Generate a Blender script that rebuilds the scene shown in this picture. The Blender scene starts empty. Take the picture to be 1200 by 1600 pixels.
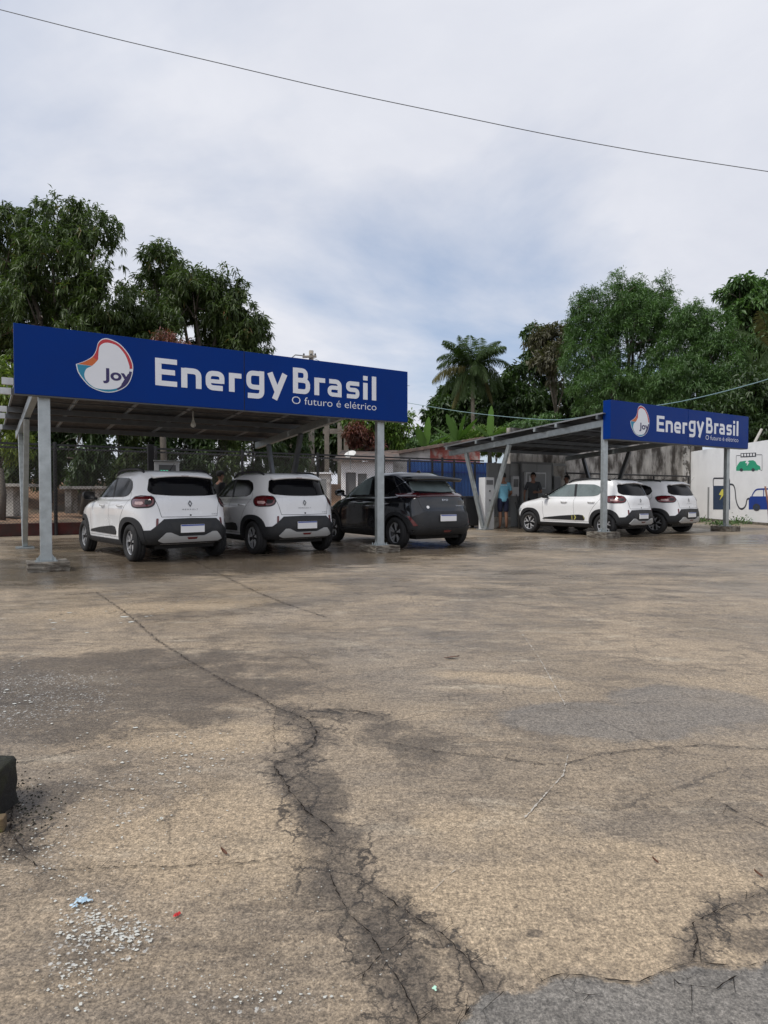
import bpy, bmesh, math, random
import numpy as np
from mathutils import Vector, Matrix
from mathutils.bvhtree import BVHTree
from mathutils.geometry import delaunay_2d_cdt
R = math.radians
scene = bpy.context.scene
col = scene.collection
random.seed(4); rng = np.random.default_rng(7)

# ------------------------------------------------------------ camera
EYE = 1.06; FPX = 973.2; PITCH = .0266
cam_d = bpy.data.cameras.new('camera'); cam = bpy.data.objects.new('camera', cam_d); col.objects.link(cam)
cam.location = (0, 0, EYE); cam.rotation_euler = (math.pi/2 - PITCH, 0, 0)
cam_d.sensor_fit = 'VERTICAL'; cam_d.sensor_height = 36; cam_d.lens = FPX/1600*36
cam_d.clip_start = .05; cam_d.clip_end = 3000
scene.camera = cam
# ------------------------------------------------------------ sky and sun
SUN_EL, SUN_AZ = R(54), R(232)      # azimuth clockwise from +Y
w = bpy.data.worlds.new('World'); scene.world = w; w.use_nodes = True
nt = w.node_tree; nt.nodes.clear()
def wn(t, **k):
    n = nt.nodes.new(t)
    for a, b in k.items(): setattr(n, a, b)
    return n
out = wn('ShaderNodeOutputWorld'); bg = wn('ShaderNodeBackground'); bg.inputs[1].default_value = .087
sky = wn('ShaderNodeTexSky', sky_type='NISHITA', sun_disc=False, sun_elevation=SUN_EL, sun_rotation=SUN_AZ, air_density=1.0, dust_density=1.5)
tc = wn('ShaderNodeTexCoord')
sepx = wn('ShaderNodeSeparateXYZ'); nt.links.new(tc.outputs['Generated'], sepx.inputs[0])
# project the view direction on a cloud layer: dir.xy / (z + .12)
addz = wn('ShaderNodeMath', operation='ADD'); addz.inputs[1].default_value = .16; nt.links.new(sepx.outputs[2], addz.inputs[0])
mxz = wn('ShaderNodeMath', operation='MAXIMUM'); mxz.inputs[1].default_value = .05; nt.links.new(addz.outputs[0], mxz.inputs[0])
dx = wn('ShaderNodeMath', operation='DIVIDE'); nt.links.new(sepx.outputs[0], dx.inputs[0]); nt.links.new(mxz.outputs[0], dx.inputs[1])
dy = wn('ShaderNodeMath', operation='DIVIDE'); nt.links.new(sepx.outputs[1], dy.inputs[0]); nt.links.new(mxz.outputs[0], dy.inputs[1])
cmb = wn('ShaderNodeCombineXYZ'); nt.links.new(dx.outputs[0], cmb.inputs[0]); nt.links.new(dy.outputs[0], cmb.inputs[1])
def noise(vec, scale, detail, rough, dist=0.):
    n = wn('ShaderNodeTexNoise'); n.inputs['Scale'].default_value = scale; n.inputs['Detail'].default_value = detail
    n.inputs['Roughness'].default_value = rough; n.inputs['Distortion'].default_value = dist
    nt.links.new(vec, n.inputs['Vector']); return n
def ramp(src, stops):
    r = wn('ShaderNodeValToRGB'); e = r.color_ramp.elements
    e[0].position, e[0].color = stops[0][0], (*stops[0][1], 1); e[1].position, e[1].color = stops[1][0], (*stops[1][1], 1)
    for p, c in stops[2:]:
        q = e.new(p); q.color = (*c, 1)
    nt.links.new(src, r.inputs[0]); return r
mp = wn('ShaderNodeMapping'); mp.inputs['Location'].default_value = (3.1, 1.6, .3); nt.links.new(cmb.outputs[0], mp.inputs[0])
n1 = noise(mp.outputs[0], .55, 7, .55, .4); n2 = noise(mp.outputs[0], 1.3, 6, .6, .3)
dp_ = wn('ShaderNodeVectorMath', operation='DOT_PRODUCT'); nt.links.new(tc.outputs['Generated'], dp_.inputs[0]); dp_.inputs[1].default_value = Vector((.16, .96, .22)).normalized()
gp_ = wn('ShaderNodeMapRange', interpolation_type='SMOOTHSTEP'); gp_.inputs[1].default_value = .93; gp_.inputs[2].default_value = 1.0; gp_.inputs[3].default_value = .045; gp_.inputs[4].default_value = -.075; nt.links.new(dp_.outputs['Value'], gp_.inputs[0])
gap_ = wn('ShaderNodeMath', operation='ADD'); nt.links.new(n1.outputs[0], gap_.inputs[0]); nt.links.new(gp_.outputs[0], gap_.inputs[1])
mask = ramp(gap_.outputs[0], [(.36, (0, 0, 0)), (.56, (1, 1, 1))])
shade = ramp(n2.outputs[0], [(.3, (4.7, 4.88, 5.45)), (.7, (5.7, 5.8, 6.2))])
mix = wn('ShaderNodeMix', data_type='RGBA'); nt.links.new(mask.outputs[0], mix.inputs[0])
nish = wn('ShaderNodeMix', data_type='RGBA'); nish.inputs[0].default_value = .62; nish.inputs[7].default_value = (3.3, 3.85, 4.95, 1)
nt.links.new(sky.outputs[0], nish.inputs[6])
nt.links.new(nish.outputs[2], mix.inputs[6]); nt.links.new(shade.outputs[0], mix.inputs[7])
nt.links.new(mix.outputs[2], bg.inputs[0]); nt.links.new(bg.outputs[0], out.inputs[0])
sd = bpy.data.lights.new('sun', 'SUN'); sun = bpy.data.objects.new('sun', sd); col.objects.link(sun)
sd.energy = 1.4; sd.angle = R(14); sd.color = (1, .96, .9)
sdir = Vector((math.sin(SUN_AZ)*math.cos(SUN_EL), math.cos(SUN_AZ)*math.cos(SUN_EL), math.sin(SUN_EL)))
sun.rotation_euler = sdir.to_track_quat('Z', 'Y').to_euler(); sun.location = sdir*60
vs = scene.view_settings; vs.view_transform = 'Standard'; vs.look = 'None'; vs.exposure = 0.78; vs.gamma = 1
scene.render.engine = 'CYCLES'

# ------------------------------------------------------------ materials
def mat(name, base, rough=.6, metal=0., bump=0., bscale=20., var=0., vscale=3., spec=.5, coat=0., emit=0., alt=None, altscale=2., altlo=.45, althi=.6, dirt=0., stretch=(1, 1, 1)):
    m = bpy.data.materials.new(name); m.use_nodes = True; t = m.node_tree
    p = t.nodes['Principled BSDF']; L = t.links.new
    p.inputs['Roughness'].default_value = rough; p.inputs['Metallic'].default_value = metal
    p.inputs['Specular IOR Level'].default_value = spec; p.inputs['Coat Weight'].default_value = coat
    p.inputs['Base Color'].default_value = (*base, 1)
    tcn = t.nodes.new('ShaderNodeTexCoord'); mpn = t.nodes.new('ShaderNodeMapping'); mpn.inputs['Scale'].default_value = stretch
    L(tcn.outputs['Object'], mpn.inputs[0]); vec = mpn.outputs[0]
    cur = None
    def nz(s, d=6, r=.6):
        n = t.nodes.new('ShaderNodeTexNoise'); n.inputs['Scale'].default_value = s; n.inputs['Detail'].default_value = d; n.inputs['Roughness'].default_value = r
        L(vec, n.inputs['Vector']); return n.outputs[0]
    if alt is not None:
        rm = t.nodes.new('ShaderNodeMapRange'); rm.inputs[1].default_value = altlo; rm.inputs[2].default_value = althi; rm.interpolation_type = 'SMOOTHSTEP'
        L(nz(altscale), rm.inputs[0])
        mx = t.nodes.new('ShaderNodeMix'); mx.data_type = 'RGBA'; mx.inputs[6].default_value = (*base, 1); mx.inputs[7].default_value = (*alt, 1)
        L(rm.outputs[0], mx.inputs[0]); cur = mx.outputs[2]
    if var > 0:
        rm = t.nodes.new('ShaderNodeMapRange'); rm.inputs[1].default_value = .3; rm.inputs[2].default_value = .7
        rm.inputs[3].default_value = 1-var; rm.inputs[4].default_value = 1+var*.6; L(nz(vscale, 8, .65), rm.inputs[0])
        h = t.nodes.new('ShaderNodeVectorMath'); h.operation = 'SCALE'
        if cur is None: h.inputs[0].default_value = base
        else: L(cur, h.inputs[0])
        L(rm.outputs[0], h.inputs['Scale']); cur = h.outputs[0]
        rr = t.nodes.new('ShaderNodeMapRange'); rr.inputs[1].default_value = .3; rr.inputs[2].default_value = .7
        rr.inputs[3].default_value = max(.03, rough-.12); rr.inputs[4].default_value = min(1, rough+.12); L(nz(vscale*2), rr.inputs[0]); L(rr.outputs[0], p.inputs['Roughness'])
    if cur is not None: L(cur, p.inputs['Base Color'])
    if bump > 0:
        b = t.nodes.new('ShaderNodeBump'); b.inputs['Strength'].default_value = bump; b.inputs['Distance'].default_value = .02
        L(nz(bscale, 6, .65), b.inputs['Height']); L(b.outputs[0], p.inputs['Normal'])
    if emit > 0:
        p.inputs['Emission Color'].default_value = (*base, 1); p.inputs['Emission Strength'].default_value = emit
    return m
def leafmat(name, c1, c2, c3, rough=.45, trans=.25, spec=.5):
    m = bpy.data.materials.new(name); m.use_nodes = True; t = m.node_tree; L = t.links.new
    p = t.nodes['Principled BSDF']; p.inputs['Roughness'].default_value = rough; p.inputs['Specular IOR Level'].default_value = spec
    at = t.nodes.new('ShaderNodeAttribute'); at.attribute_name = 'rnd'
    r = t.nodes.new('ShaderNodeValToRGB'); e = r.color_ramp.elements
    e[0].position = 0; e[0].color = (*c1, 1); e[1].position = .75; e[1].color = (*c2, 1); q = e.new(.93); q.color = (*c2, 1); q = e.new(1.); q.color = (*c3, 1)
    L(at.outputs['Fac'], r.inputs[0]); L(r.outputs[0], p.inputs['Base Color'])
    tr = t.nodes.new('ShaderNodeBsdfTranslucent'); ms = t.nodes.new('ShaderNodeMixShader'); ms.inputs[0].default_value = trans
    hs = t.nodes.new('ShaderNodeVectorMath'); hs.operation = 'MULTIPLY'; hs.inputs[1].default_value = (1.2, 1.5, .6); L(r.outputs[0], hs.inputs[0]); L(hs.outputs[0], tr.inputs[0])
    L(p.outputs[0], ms.inputs[1]); L(tr.outputs[0], ms.inputs[2]); L(ms.outputs[0], t.nodes['Material Output'].inputs[0])
    return m
M = dict(
    steel=mat('galvanised_steel', (.42, .46, .47), .42, .75, .15, 30, .22, 9),
    litsteel=mat('lit_tone_galvanised', (.62, .64, .65), .5, .3, 0, 20, .15, 12), shadesteel=mat('shade_tone_galvanised', (.15, .16, .17), .5, .6, .1, 30, .2, 8),  # same steel twice: light on purlin ends, roof shade, both put into colour
    blue=mat('sign_blue', (.0004, .029, .195), .4, 0, 0, 20, .10, .8, .10),
    signwhite=mat('sign_white', (.74, .76, .80), .4, 0, 0, 20, .04, 3),
    red=mat('logo_red', (.48, .03, .04), .4), orange=mat('logo_orange', (.55, .12, .02), .4), teal=mat('logo_teal', (.01, .22, .36), .4),
    purple=mat('logo_purple', (.025, .015, .10), .4),
    block=mat('block_concrete', (.24, .22, .185), .95, 0, 1, 30, .5, 14, alt=(.085, .07, .055), altscale=7, altlo=.4, althi=.6),
    backsheet=mat('solar_backsheet', (.020, .021, .025), .5, 0, 0, 10, .15, 4), cell=mat('solar_cell', (.008, .012, .03), .12, 0, coat=.5),
    alu=mat('panel_frame', (.30, .31, .32), .4, .7),
    carwhite=mat('white_paint', (.83, .835, .84), .22, 0, 0, 20, .03, 2, .5, .6),
    carblack=mat('black_paint', (.007, .008, .011), .10, .1, 0, 20, .1, 2, .5, .7),
    glass=mat('dark_glass', (.004, .004, .005), .12, 0, spec=.15), clad=mat('black_plastic', (.014, .015, .017), .55, 0, .1, 60, .15, 6),
    glassgrey=mat('see_through_glass', (.16, .20, .20), .08, 0, spec=.7, var=.3, vscale=2.5),
    tyre=mat('tyre_rubber', (.016, .016, .017), .8, 0, .2, 40, .2, 5), rim=mat('rim_machined', (.60, .61, .63), .3, .6), rimdark=mat('rim_black', (.02, .02, .022), .35, .3),
    lightbar=mat('light_bar_red', (.04, .004, .006), .12, 0, coat=1), lampred=mat('lamp_red', (.11, .005, .008), .12, 0, coat=1), lamplens=mat('lamp_lens', (.62, .40, .38), .15, 0, coat=1, var=.35, vscale=14), skid=mat('silver_plastic', (.45, .46, .46), .35, .3),
    chrome=mat('chrome', (.6, .62, .65), .15, 1.), dark=mat('seam_dark', (.02, .02, .02), .6), under=mat('underbody', (.012, .012, .012), .8),
    plate=mat('plate_white', (.82, .82, .82), .4), plateblue=mat('plate_blue', (.02, .07, .35), .4), grey=mat('lettering_grey', (.10, .11, .12), .4, .3),
    headl=mat('head_lamp', (.55, .58, .6), .1, .2), yellow=mat('decal_yellow', (.45, .42, .12), .4),
    fence=mat('black_fence_paint', (.018, .018, .02), .5, .2), wire=mat('black_wire', (.06, .06, .06), .5, .5),
    kerb=mat('red_kerb_paint', (.085, .018, .015), .8, 0, .4, 15, .4, 4, alt=(.06, .03, .025), altscale=1.8),
    dirt=mat('dirt', (.30, .18, .11), .95, 0, .6, 6, .35, 1.5, alt=(.12, .09, .06), altscale=.6),
    whitewall=mat('white_wall', (.86, .87, .88), .8, 0, .3, 5, .06, 1.3, alt=(.76, .77, .78), altscale=.9, altlo=.52, althi=.75),
    oldwall=mat('stained_wall', (.44, .415, .38), .9, 0, .6, 6, .5, 2.4, alt=(.06, .05, .042), altscale=1.3, altlo=.40, althi=.60, stretch=(1.3, 1.3, .55)),
    housewall=mat('house_wall', (.62, .60, .57), .9, 0, .3, 6, .25, 2, alt=(.25, .22, .20), altscale=2.2, altlo=.5, althi=.7),
    redwall=mat('faded_red_wall', (.36, .10, .08), .9, 0, .3, 6, .3, 3, alt=(.45, .38, .34), altscale=2.5, altlo=.45, althi=.65),
    tiles=mat('clay_tiles', (.17, .12, .10), .9, 0, .9, 9, .4, 5, alt=(.09, .08, .075), altscale=1.5),
    bluemetal=mat('blue_sheet', (.03, .13, .42), .45, 0, .1, 8, .25, 1.2),
    cabinet=mat('grey_cabinet', (.26, .27, .27), .5, .1, .05, 10, .15, 1.5), cabdark=mat('dark_cabinet', (.15, .155, .16), .5, .1, 0, 10, .12, 1.5), cabwhite=mat('white_cabinet', (.62, .63, .64), .4, 0, 0, 10, .1, 2),
    bin=mat('black_bin', (.02, .021, .024), .45), concrete=mat('pale_concrete', (.50, .48, .44), .85, 0, .4, 12, .25, 3, alt=(.25, .23, .2), altscale=3),
    frameconc=mat('raw_concrete_column', (.25, .22, .19), .9, 0, .5, 8, .35, 3), bark=mat('bark', (.10, .085, .07), .9, 0, .8, 14, .35, 4), palmbark=mat('palm_bark', (.24, .21, .17), .9, 0, .8, 20, .3, 6),
    palebark=mat('pale_bark', (.20, .18, .15), .9, 0, .8, 14, .35, 4), woodpole=mat('utility_pole', (.30, .27, .23), .85, 0, .4, 12, .3, 5), cable=mat('cable', (.09, .095, .10), .5), cyan=mat('pale_cable', (.22, .34, .36), .5),
    dish=mat('dish_white', (.66, .66, .64), .5, var=.12), skin=mat('skin', (.24, .125, .08), .5), hair=mat('hair', (.008, .007, .006), .6), shirtblue=mat('shirt_blue', (.17, .42, .56), .85, 0, .3, 18, .15, 5),
    navy=mat('navy_shorts', (.012, .016, .045), .85, var=.2, vscale=6), shirtgrey=mat('shirt_grey', (.06, .065, .07), .85, var=.2, vscale=6), black=mat('black_cloth', (.012, .012, .014), .85), shoe=mat('sandal', (.03, .025, .02), .7),
    mural_blue=mat('mural_blue', (.012, .05, .30), .7, var=.15, vscale=3), mural_dark=mat('mural_slate', (.03, .055, .11), .7, var=.15, vscale=3), mural_line=mat('mural_line', (.045, .05, .065), .7), mural_green=mat('mural_green', (.03, .36, .20), .7, var=.12), mural_yellow=mat('mural_yellow', (.72, .66, .12), .7),
    paintwhite=mat('spilt_white_paint', (.56, .56, .51), .7, var=.2, vscale=30), crack=mat('crack_dark', (.02, .016, .013), .95, spec=.1), crackpale=mat('pale_scratch', (.48, .44, .38), .95, var=.3, vscale=20), moss=mat('mossy_stump', (.012, .011, .009), .95, 0, 1, 16, .5, 8, alt=(.022, .024, .010), altscale=6), brick=mat('mossy_brick', (.16, .11, .06), .95, 0, .8, 20, .4, 10, alt=(.10, .15, .02), altscale=9),
    deadleaf=mat('dead_leaf', (.10, .04, .02), .7), redspot=mat('red_paint', (.55, .03, .03), .6), blueplastic=mat('pale_blue_plastic', (.42, .56, .66), .4), mint=mat('mint_scrap', (.50, .78, .62), .5), bulb=mat('bulb', (.6, .6, .55), .3), ledgreen=mat('led_green', (.05, .6, .35), .4, emit=.6), lightspot=mat('lit_lamp', (1, .85, .55), .4, emit=3),
)
# ------------------------------------------------------------ helpers
def tag(o, label=None, cat=None, group=None, kind=None):
    if label: o['label'] = label
    if cat: o['category'] = cat
    if group: o['group'] = group
    if kind: o['kind'] = kind
    return o
def empty(name, loc=(0, 0, 0), rz=0):
    o = bpy.data.objects.new(name, None); col.objects.link(o); o.location = loc; o.rotation_euler = (0, 0, rz); o.empty_display_size = .2; return o
def link(name, me, m, parent=None, smooth=False):
    o = bpy.data.objects.new(name, me); col.objects.link(o)
    ms = m if isinstance(m, (list, tuple)) else [m]
    if not len(me.materials):
        for k in ms: me.materials.append(k)
    if smooth:
        me.polygons.foreach_set('use_smooth', [True]*len(me.polygons))
    if parent: o.parent = parent
    return o
class MB:
    def __init__(s): s.v = []; s.f = []
    def add(s, vs, fs):
        o = len(s.v); s.v += [tuple(v) for v in vs]; s.f += [tuple(i+o for i in f) for f in fs]; return s
    def box(s, x0, x1, y0, y1, z0, z1, mtx=None):
        vs = [Vector(p) for p in ((x0, y0, z0), (x1, y0, z0), (x1, y1, z0), (x0, y1, z0), (x0, y0, z1), (x1, y0, z1), (x1, y1, z1), (x0, y1, z1))]
        if mtx: vs = [mtx @ v for v in vs]
        return s.add(vs, [(0, 3, 2, 1), (4, 5, 6, 7), (0, 1, 5, 4), (1, 2, 6, 5), (2, 3, 7, 6), (3, 0, 4, 7)])
    def beam(s, a, b, wd, ht, up=(0, 0, 1)):   # box bar from a to b
        a, b = Vector(a), Vector(b); d = (b-a).normalized(); up = Vector(up)
        if abs(d.dot(up)) > .99: up = Vector((1, 0, 0))
        sd_ = d.cross(up).normalized(); u = sd_.cross(d)
        vs = []
        for p in (a, b):
            for i, j in ((-1, -1), (1, -1), (1, 1), (-1, 1)): vs.append(p+sd_*i*wd/2+u*j*ht/2)
        return s.add(vs, [(0, 1, 2, 3), (7, 6, 5, 4), (0, 4, 5, 1), (1, 5, 6, 2), (2, 6, 7, 3), (3, 7, 4, 0)])
    def cchan(s, a, b, wd, ht, t=.012, side=1):   # C profile: web + two flanges butted
        a, b = Vector(a), Vector(b); d = (b-a).normalized(); sd_ = d.cross(Vector((0, 0, 1))).normalized()*side; u = d.cross(sd_)*(-side)
        if u.z < 0: u = -u
        s.beam(a, b, t, ht-2*t-.002, u)
        for k in (1, -1):
            o_ = sd_*(wd/2-t/2)+u*k*(ht/2-t/2)
            s.beam(a+o_, b+o_, wd, t, u)
        return s
    def tube(s, pts, r, n=8, cap=True):
        pts = [Vector(p) for p in pts]; rs = r if isinstance(r, (list, tuple)) else [r]*len(pts)
        o = len(s.v); prev = None
        for i, p in enumerate(pts):
            d = (pts[min(i+1, len(pts)-1)]-pts[max(i-1, 0)]).normalized()
            if prev is None:
                a = d.cross(Vector((0, 0, 1))) if abs(d.z) < .9 else d.cross(Vector((1, 0, 0)))
            else: a = prev-d*prev.dot(d)
            a.normalize(); prev = a; b = d.cross(a)
            for k in range(n):
                t = 2*math.pi*k/n; s.v.append(tuple(p+(a*math.cos(t)+b*math.sin(t))*rs[i]))
        for i in range(len(pts)-1):
            for k in range(n):
                k2 = (k+1) % n; s.f.append((o+i*n+k, o+i*n+k2, o+(i+1)*n+k2, o+(i+1)*n+k))
        if cap:
            s.f.append(tuple(o+k for k in reversed(range(n)))); s.f.append(tuple(o+(len(pts)-1)*n+k for k in range(n)))
        return s
    def poly(s, pts): return s.add(pts, [tuple(range(len(pts)))])
    def build(s, name, m, parent=None, smooth=False, bevel=0, kind=None):
        me = bpy.data.meshes.new(name); me.from_pydata(s.v, [], s.f); me.update()
        if bevel:
            bm = bmesh.new(); bm.from_mesh(me)
            bmesh.ops.bevel(bm, geom=[e for e in bm.edges if len(e.link_faces) == 2 and e.calc_face_angle(0) > .6], offset=bevel, segments=2, profile=.6, affect='EDGES')
            bm.to_mesh(me); bm.free()
        return link(name, me, m, parent, smooth)
def copy_tree(o, parent=None):
    c = o.copy(); col.objects.link(c)
    if parent is not None: c.parent = parent
    for ch in list(o.children): copy_tree(ch, c)
    return c
def poly_round(pts, r, k=5, closed=True):
    n = len(pts); o = []
    for i, p in enumerate(pts):
        if not closed and i in (0, n-1): o.append(tuple(p)); continue
        a = Vector(pts[i-1]); b = Vector(p); c = Vector(pts[(i+1) % n])
        rr = r[i] if isinstance(r, (list, tuple)) else r
        d1 = min(rr, (a-b).length*.48); d2 = min(rr, (c-b).length*.48)
        if rr < 1e-4: o.append(tuple(p)); continue
        s = b+(a-b).normalized()*d1; e = b+(c-b).normalized()*d2
        for q in range(k+1):
            t = q/k; o.append(tuple(s*(1-t)**2+b*2*t*(1-t)+e*t*t))
    return o
def ray(px, py):
    X = (px-600)/FPX; Y = (800-py)/FPX; c, s = math.cos(PITCH), math.sin(PITCH); return Vector((X, c+Y*s, -s+Y*c))
def G(px, py, z=0):
    d = ray(px, py); t = (z-EYE)/d.z; return Vector((d.x*t, d.y*t, z))
def at(px, py, Y):   # the point seen at px,py at distance Y
    d = ray(px, py); return Vector((0, 0, EYE))+d*(Y/d.y)
# frames of the two carports
T1, T2 = .55, .5593
class Fr:
    def __init__(s, ox, oy, th): s.o = Vector((ox, oy, 0)); s.th = th; s.u = Vector((math.cos(th), math.sin(th), 0)); s.v = Vector((-math.sin(th+.033), math.cos(th+.033), 0))
    def __call__(s, a, b, z=0): return s.o+s.u*a+s.v*b+Vector((0, 0, z))
    def apx(s, px, b):     # a-coordinate where the column px meets the line b = const
        t = (px-600)/FPX; p = s(0, b)
        return -(p.x-t*p.y)/(s.u.x-t*s.u.y)
F1 = Fr(-4.999, 8.463, T1); F2 = Fr(5.512, 15.212, T2)
def zat(py, Y): return at(600, py, Y).z
# ------------------------------------------------------------ carports
H0 = 2.443; HS = .947
def multi(name, boxes, mats, parent=None):   # boxes: list of (MB, material index)
    q = MB(); idx = []
    for b, i in boxes:
        n = len(b.f); q.add(b.v, b.f); idx += [i]*n
    o = q.build(name, mats, parent); o.data.polygons.foreach_set('material_index', idx); return o
def make_carport(F, a1, a2, zb0, slope, label, grp, blk, d0):
    t = tag(empty('carport', F.o, F.th), label, 'carport', grp)
    inv = Matrix.Rotation(-F.th, 4, 'Z') @ Matrix.Translation(-F.o)
    P = lambda a, b, z=0: inv @ F(a, b, z)
    zb = lambda v: zb0-slope*v
    for a in (a1, a2):
        q = MB(); q.beam(P(a, d0, blk+.012), P(a, d0, zb(d0)-.002), .15, .10, (0, 1, 0)); po = q.build('post', M['steel'], t, bevel=.008)
        q = MB(); q.box(-.14, .14, -.1, .1, 0, .012)
        for sx in (-1, 1):
            q.add([(sx*.077, -.006, .013), (sx*.13, -.006, .013), (sx*.077, -.006, .10), (sx*.077, .006, .013), (sx*.13, .006, .013), (sx*.077, .006, .10)], [(0, 1, 2), (5, 4, 3), (0, 3, 4, 1), (1, 4, 5, 2), (2, 5, 3, 0)])
            for sy in (-1, 1): q.tube([(sx*.11, sy*.07, .012), (sx*.11, sy*.07, .05)], .011, 6)
        o = q.build('base_plate', M['steel'], po); o.location = P(a, d0, blk)
        # rough footing
        rd = random.Random(int(a*100)+3); bm = bmesh.new(); bmesh.ops.create_cube(bm, size=1)
        bmesh.ops.subdivide_edges(bm, edges=bm.edges, cuts=5, use_grid_fill=True)
        for v in bm.verts:
            v.co.x *= .52; v.co.y *= .60; v.co.z = (v.co.z+.5)*blk
            if v.co.z > .01: v.co += Vector((rd.uniform(-1, 1), rd.uniform(-1, 1), 0))*.009
        me = bpy.data.meshes.new('footing'); bm.to_mesh(me); bm.free(); o = link('footing', me, M['block'], t); o.location = P(a+.02, d0+.02, 0)
        b = MB(); s_ = 1
        for sd_ in (-1, 1):
            b.cchan(P(a+sd_*.045, .06, zb(.06)+.08), P(a+sd_*.045, 6.25, zb(6.25)+.08), .07, .16, .008, -sd_)
        b.build('rafter', M['steel'], t)
        for vt, nm in ((3.56, 'brace'), (5.46, 'brace')):
            b = MB(); b.beam(P(a, 4.6+(.06 if vt > 4.6 else -.06), .06), P(a, vt, zb(vt)-.002), .12, .09, (1, 0, 0)); b.build('brace', M['steel'] if a == a1 else M['shadesteel'], t, bevel=.006)
        b = MB(); b.box(-.16, .16, -.2, .2, 0.006, .03); o = b.build('brace_plate', M['steel'], t); o.location = P(a, 4.6, 0)
    A0, A1 = a1-.30, a2+.42
    for v in (.3, 1.56, 2.3, 3.92, 4.65, 6.05):
        b = MB(); z = zb(v)+.16+.052
        b.beam(P(A0, v, z), P(A1, v, z), .06, .10); pu = b.build('purlin', M['shadesteel'], t)  # purlin colour darkened to stand in for shade under the roof
        b = MB(); b.beam(P(A0-(.16 if F is F1 else .03), v, z), P(A0-.001, v, z), .075, .105); b.build('end_bracket', M['litsteel' if F is F1 else 'steel'], pu) if v > .5 else None  # nearer roof: purlin ends coloured pale as if lit
    n = 6; wd = (A1-A0-.04)/n
    for (v0, v1) in ((.14, 2.06), (2.1, 4.12), (4.16, 6.24)):
        z0, z1 = zb(v0)+.266, zb(v1)+.266
        for i in range(n):
            x0, x1 = A0+.02+i*wd+.008, A0+.02+(i+1)*wd-.008
            fr = MB(); h = .017
            fr.beam(P(x0+.015, v0, z0+h), P(x0+.015, v1, z1+h), .03, .035); fr.beam(P(x1-.015, v0, z0+h), P(x1-.015, v1, z1+h), .03, .035)
            fr.beam(P(x0+.031, v0+.015, z0+h-.002), P(x1-.031, v0+.015, z0+h-.002), .03, .03); fr.beam(P(x0+.031, v1-.015, z1+h-.002), P(x1-.031, v1-.015, z1+h-.002), .03, .03)
            sh = MB(); sh.beam(P((x0+x1)/2, v0+.032, z0+h), P((x0+x1)/2, v1-.032, z1+h), x1-x0-.064, .008)
            ce = MB(); ce.beam(P((x0+x1)/2, v0+.032, z0+h+.012), P((x0+x1)/2, v1-.032, z1+h+.012), x1-x0-.064, .008)
            jb = MB(); vm = v0+.35*(v1-v0); jb.box(-.06, .06, -.04, .04, -.022, 0, Matrix.Translation(P((x0+x1)/2, vm, z0+(z1-z0)*.35+.011)))
            multi('solar_panel', [(fr, 0), (sh, 1), (ce, 2), (jb, 3)], [M['alu'], M['backsheet'], M['cell'], M['clad']], t)
    # conduit runs beneath the panels
    for v in (3.0,):
        b = MB(); b.tube([P(A0+.4+k*.5, v+.03*math.sin(k*2), zb(v)+.24-.03*abs(math.sin(k*1.3))) for k in range(int((A1-A0-.6)/.5)+1)], .012, 6); b.build('cable', M['cable'], t)
    return t
bl = .125
A1a, A1b = F1.apx(71, .2), F1.apx(593, .2)
A2a, A2b = F2.apx(943.5, .30), F2.apx(1134.5, .30)
cp1 = make_carport(F1, A1a, A1b, 2.73, .066, 'galvanised solar roofed carport over the two white cars and the black car', 'solar roofed carports', bl, .2)
cp2 = make_carport(F2, A2a, A2b, 2.80, .071, 'galvanised solar roofed carport at the right, over the two white cars near the painted wall', 'solar roofed carports', .15, .30)
# round lamp under the first roof
b = MB(); p0 = at(302, 668, 11.6); b.tube([p0, p0+Vector((0, 0, .02)), p0+Vector((0, 0, .05)), p0+Vector((0, 0, .09)), p0+Vector((0, 0, .16)), p0+Vector((0, 0, .30))], [.012, .04, .05, .035, .012, .012], 10)
tag(b.build('pendant_bulb', M['bulb'], smooth=True), 'small round white bulb hanging under the nearer solar roof', 'lamp')
# ------------------------------------------------------------ fascia signs
def ribbon(pts, wd, closed=False):
    P = [Vector(p) for p in pts]; n = len(P); L_, R_ = [], []
    for i, p in enumerate(P):
        a = P[i-1] if (i > 0 or closed) else None; b = P[(i+1) % n] if (i < n-1 or closed) else None
        d1 = (p-a).normalized() if a is not None and (p-a).length > 1e-6 else None; d2 = (b-p).normalized() if b is not None and (b-p).length > 1e-6 else None
        d1 = d1 or d2; d2 = d2 or d1; n1 = Vector((-d1.y, d1.x)); n2 = Vector((-d2.y, d2.x)); m = (n1+n2).normalized(); k = wd/2/max(.4, m.dot(n1))
        L_.append(p+m*k); R_.append(p-m*k)
    return L_, R_
def stroke_mesh(mb, strokes, ox, oz, y0):
    for k, (pts, wd, rr) in enumerate(strokes):
        q = poly_round(pts, rr, 6, closed=False) if rr else pts
        L_, R_ = ribbon(q, wd); n = len(q); y = y0-.0006*k
        vs = [(ox+p.x, y, oz+p.y) for p in L_]+[(ox+p.x, y, oz+p.y) for p in R_]+[(ox+p.x, y0+.004, oz+p.y) for p in L_]+[(ox+p.x, y0+.004, oz+p.y) for p in R_]
        fs = [(i, n+i, n+i+1, i+1) for i in range(n-1)]+[(i, i+1, 2*n+i+1, 2*n+i) for i in range(n-1)]+[(n+i+1, n+i, 3*n+i, 3*n+i+1) for i in range(n-1)]+[(0, 2*n, 3*n, n), (n-1, 2*n-1, 4*n-1, 3*n-1)]
        mb.add(vs, fs)
r_ = .085; W1, W2 = .092, .078
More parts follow.
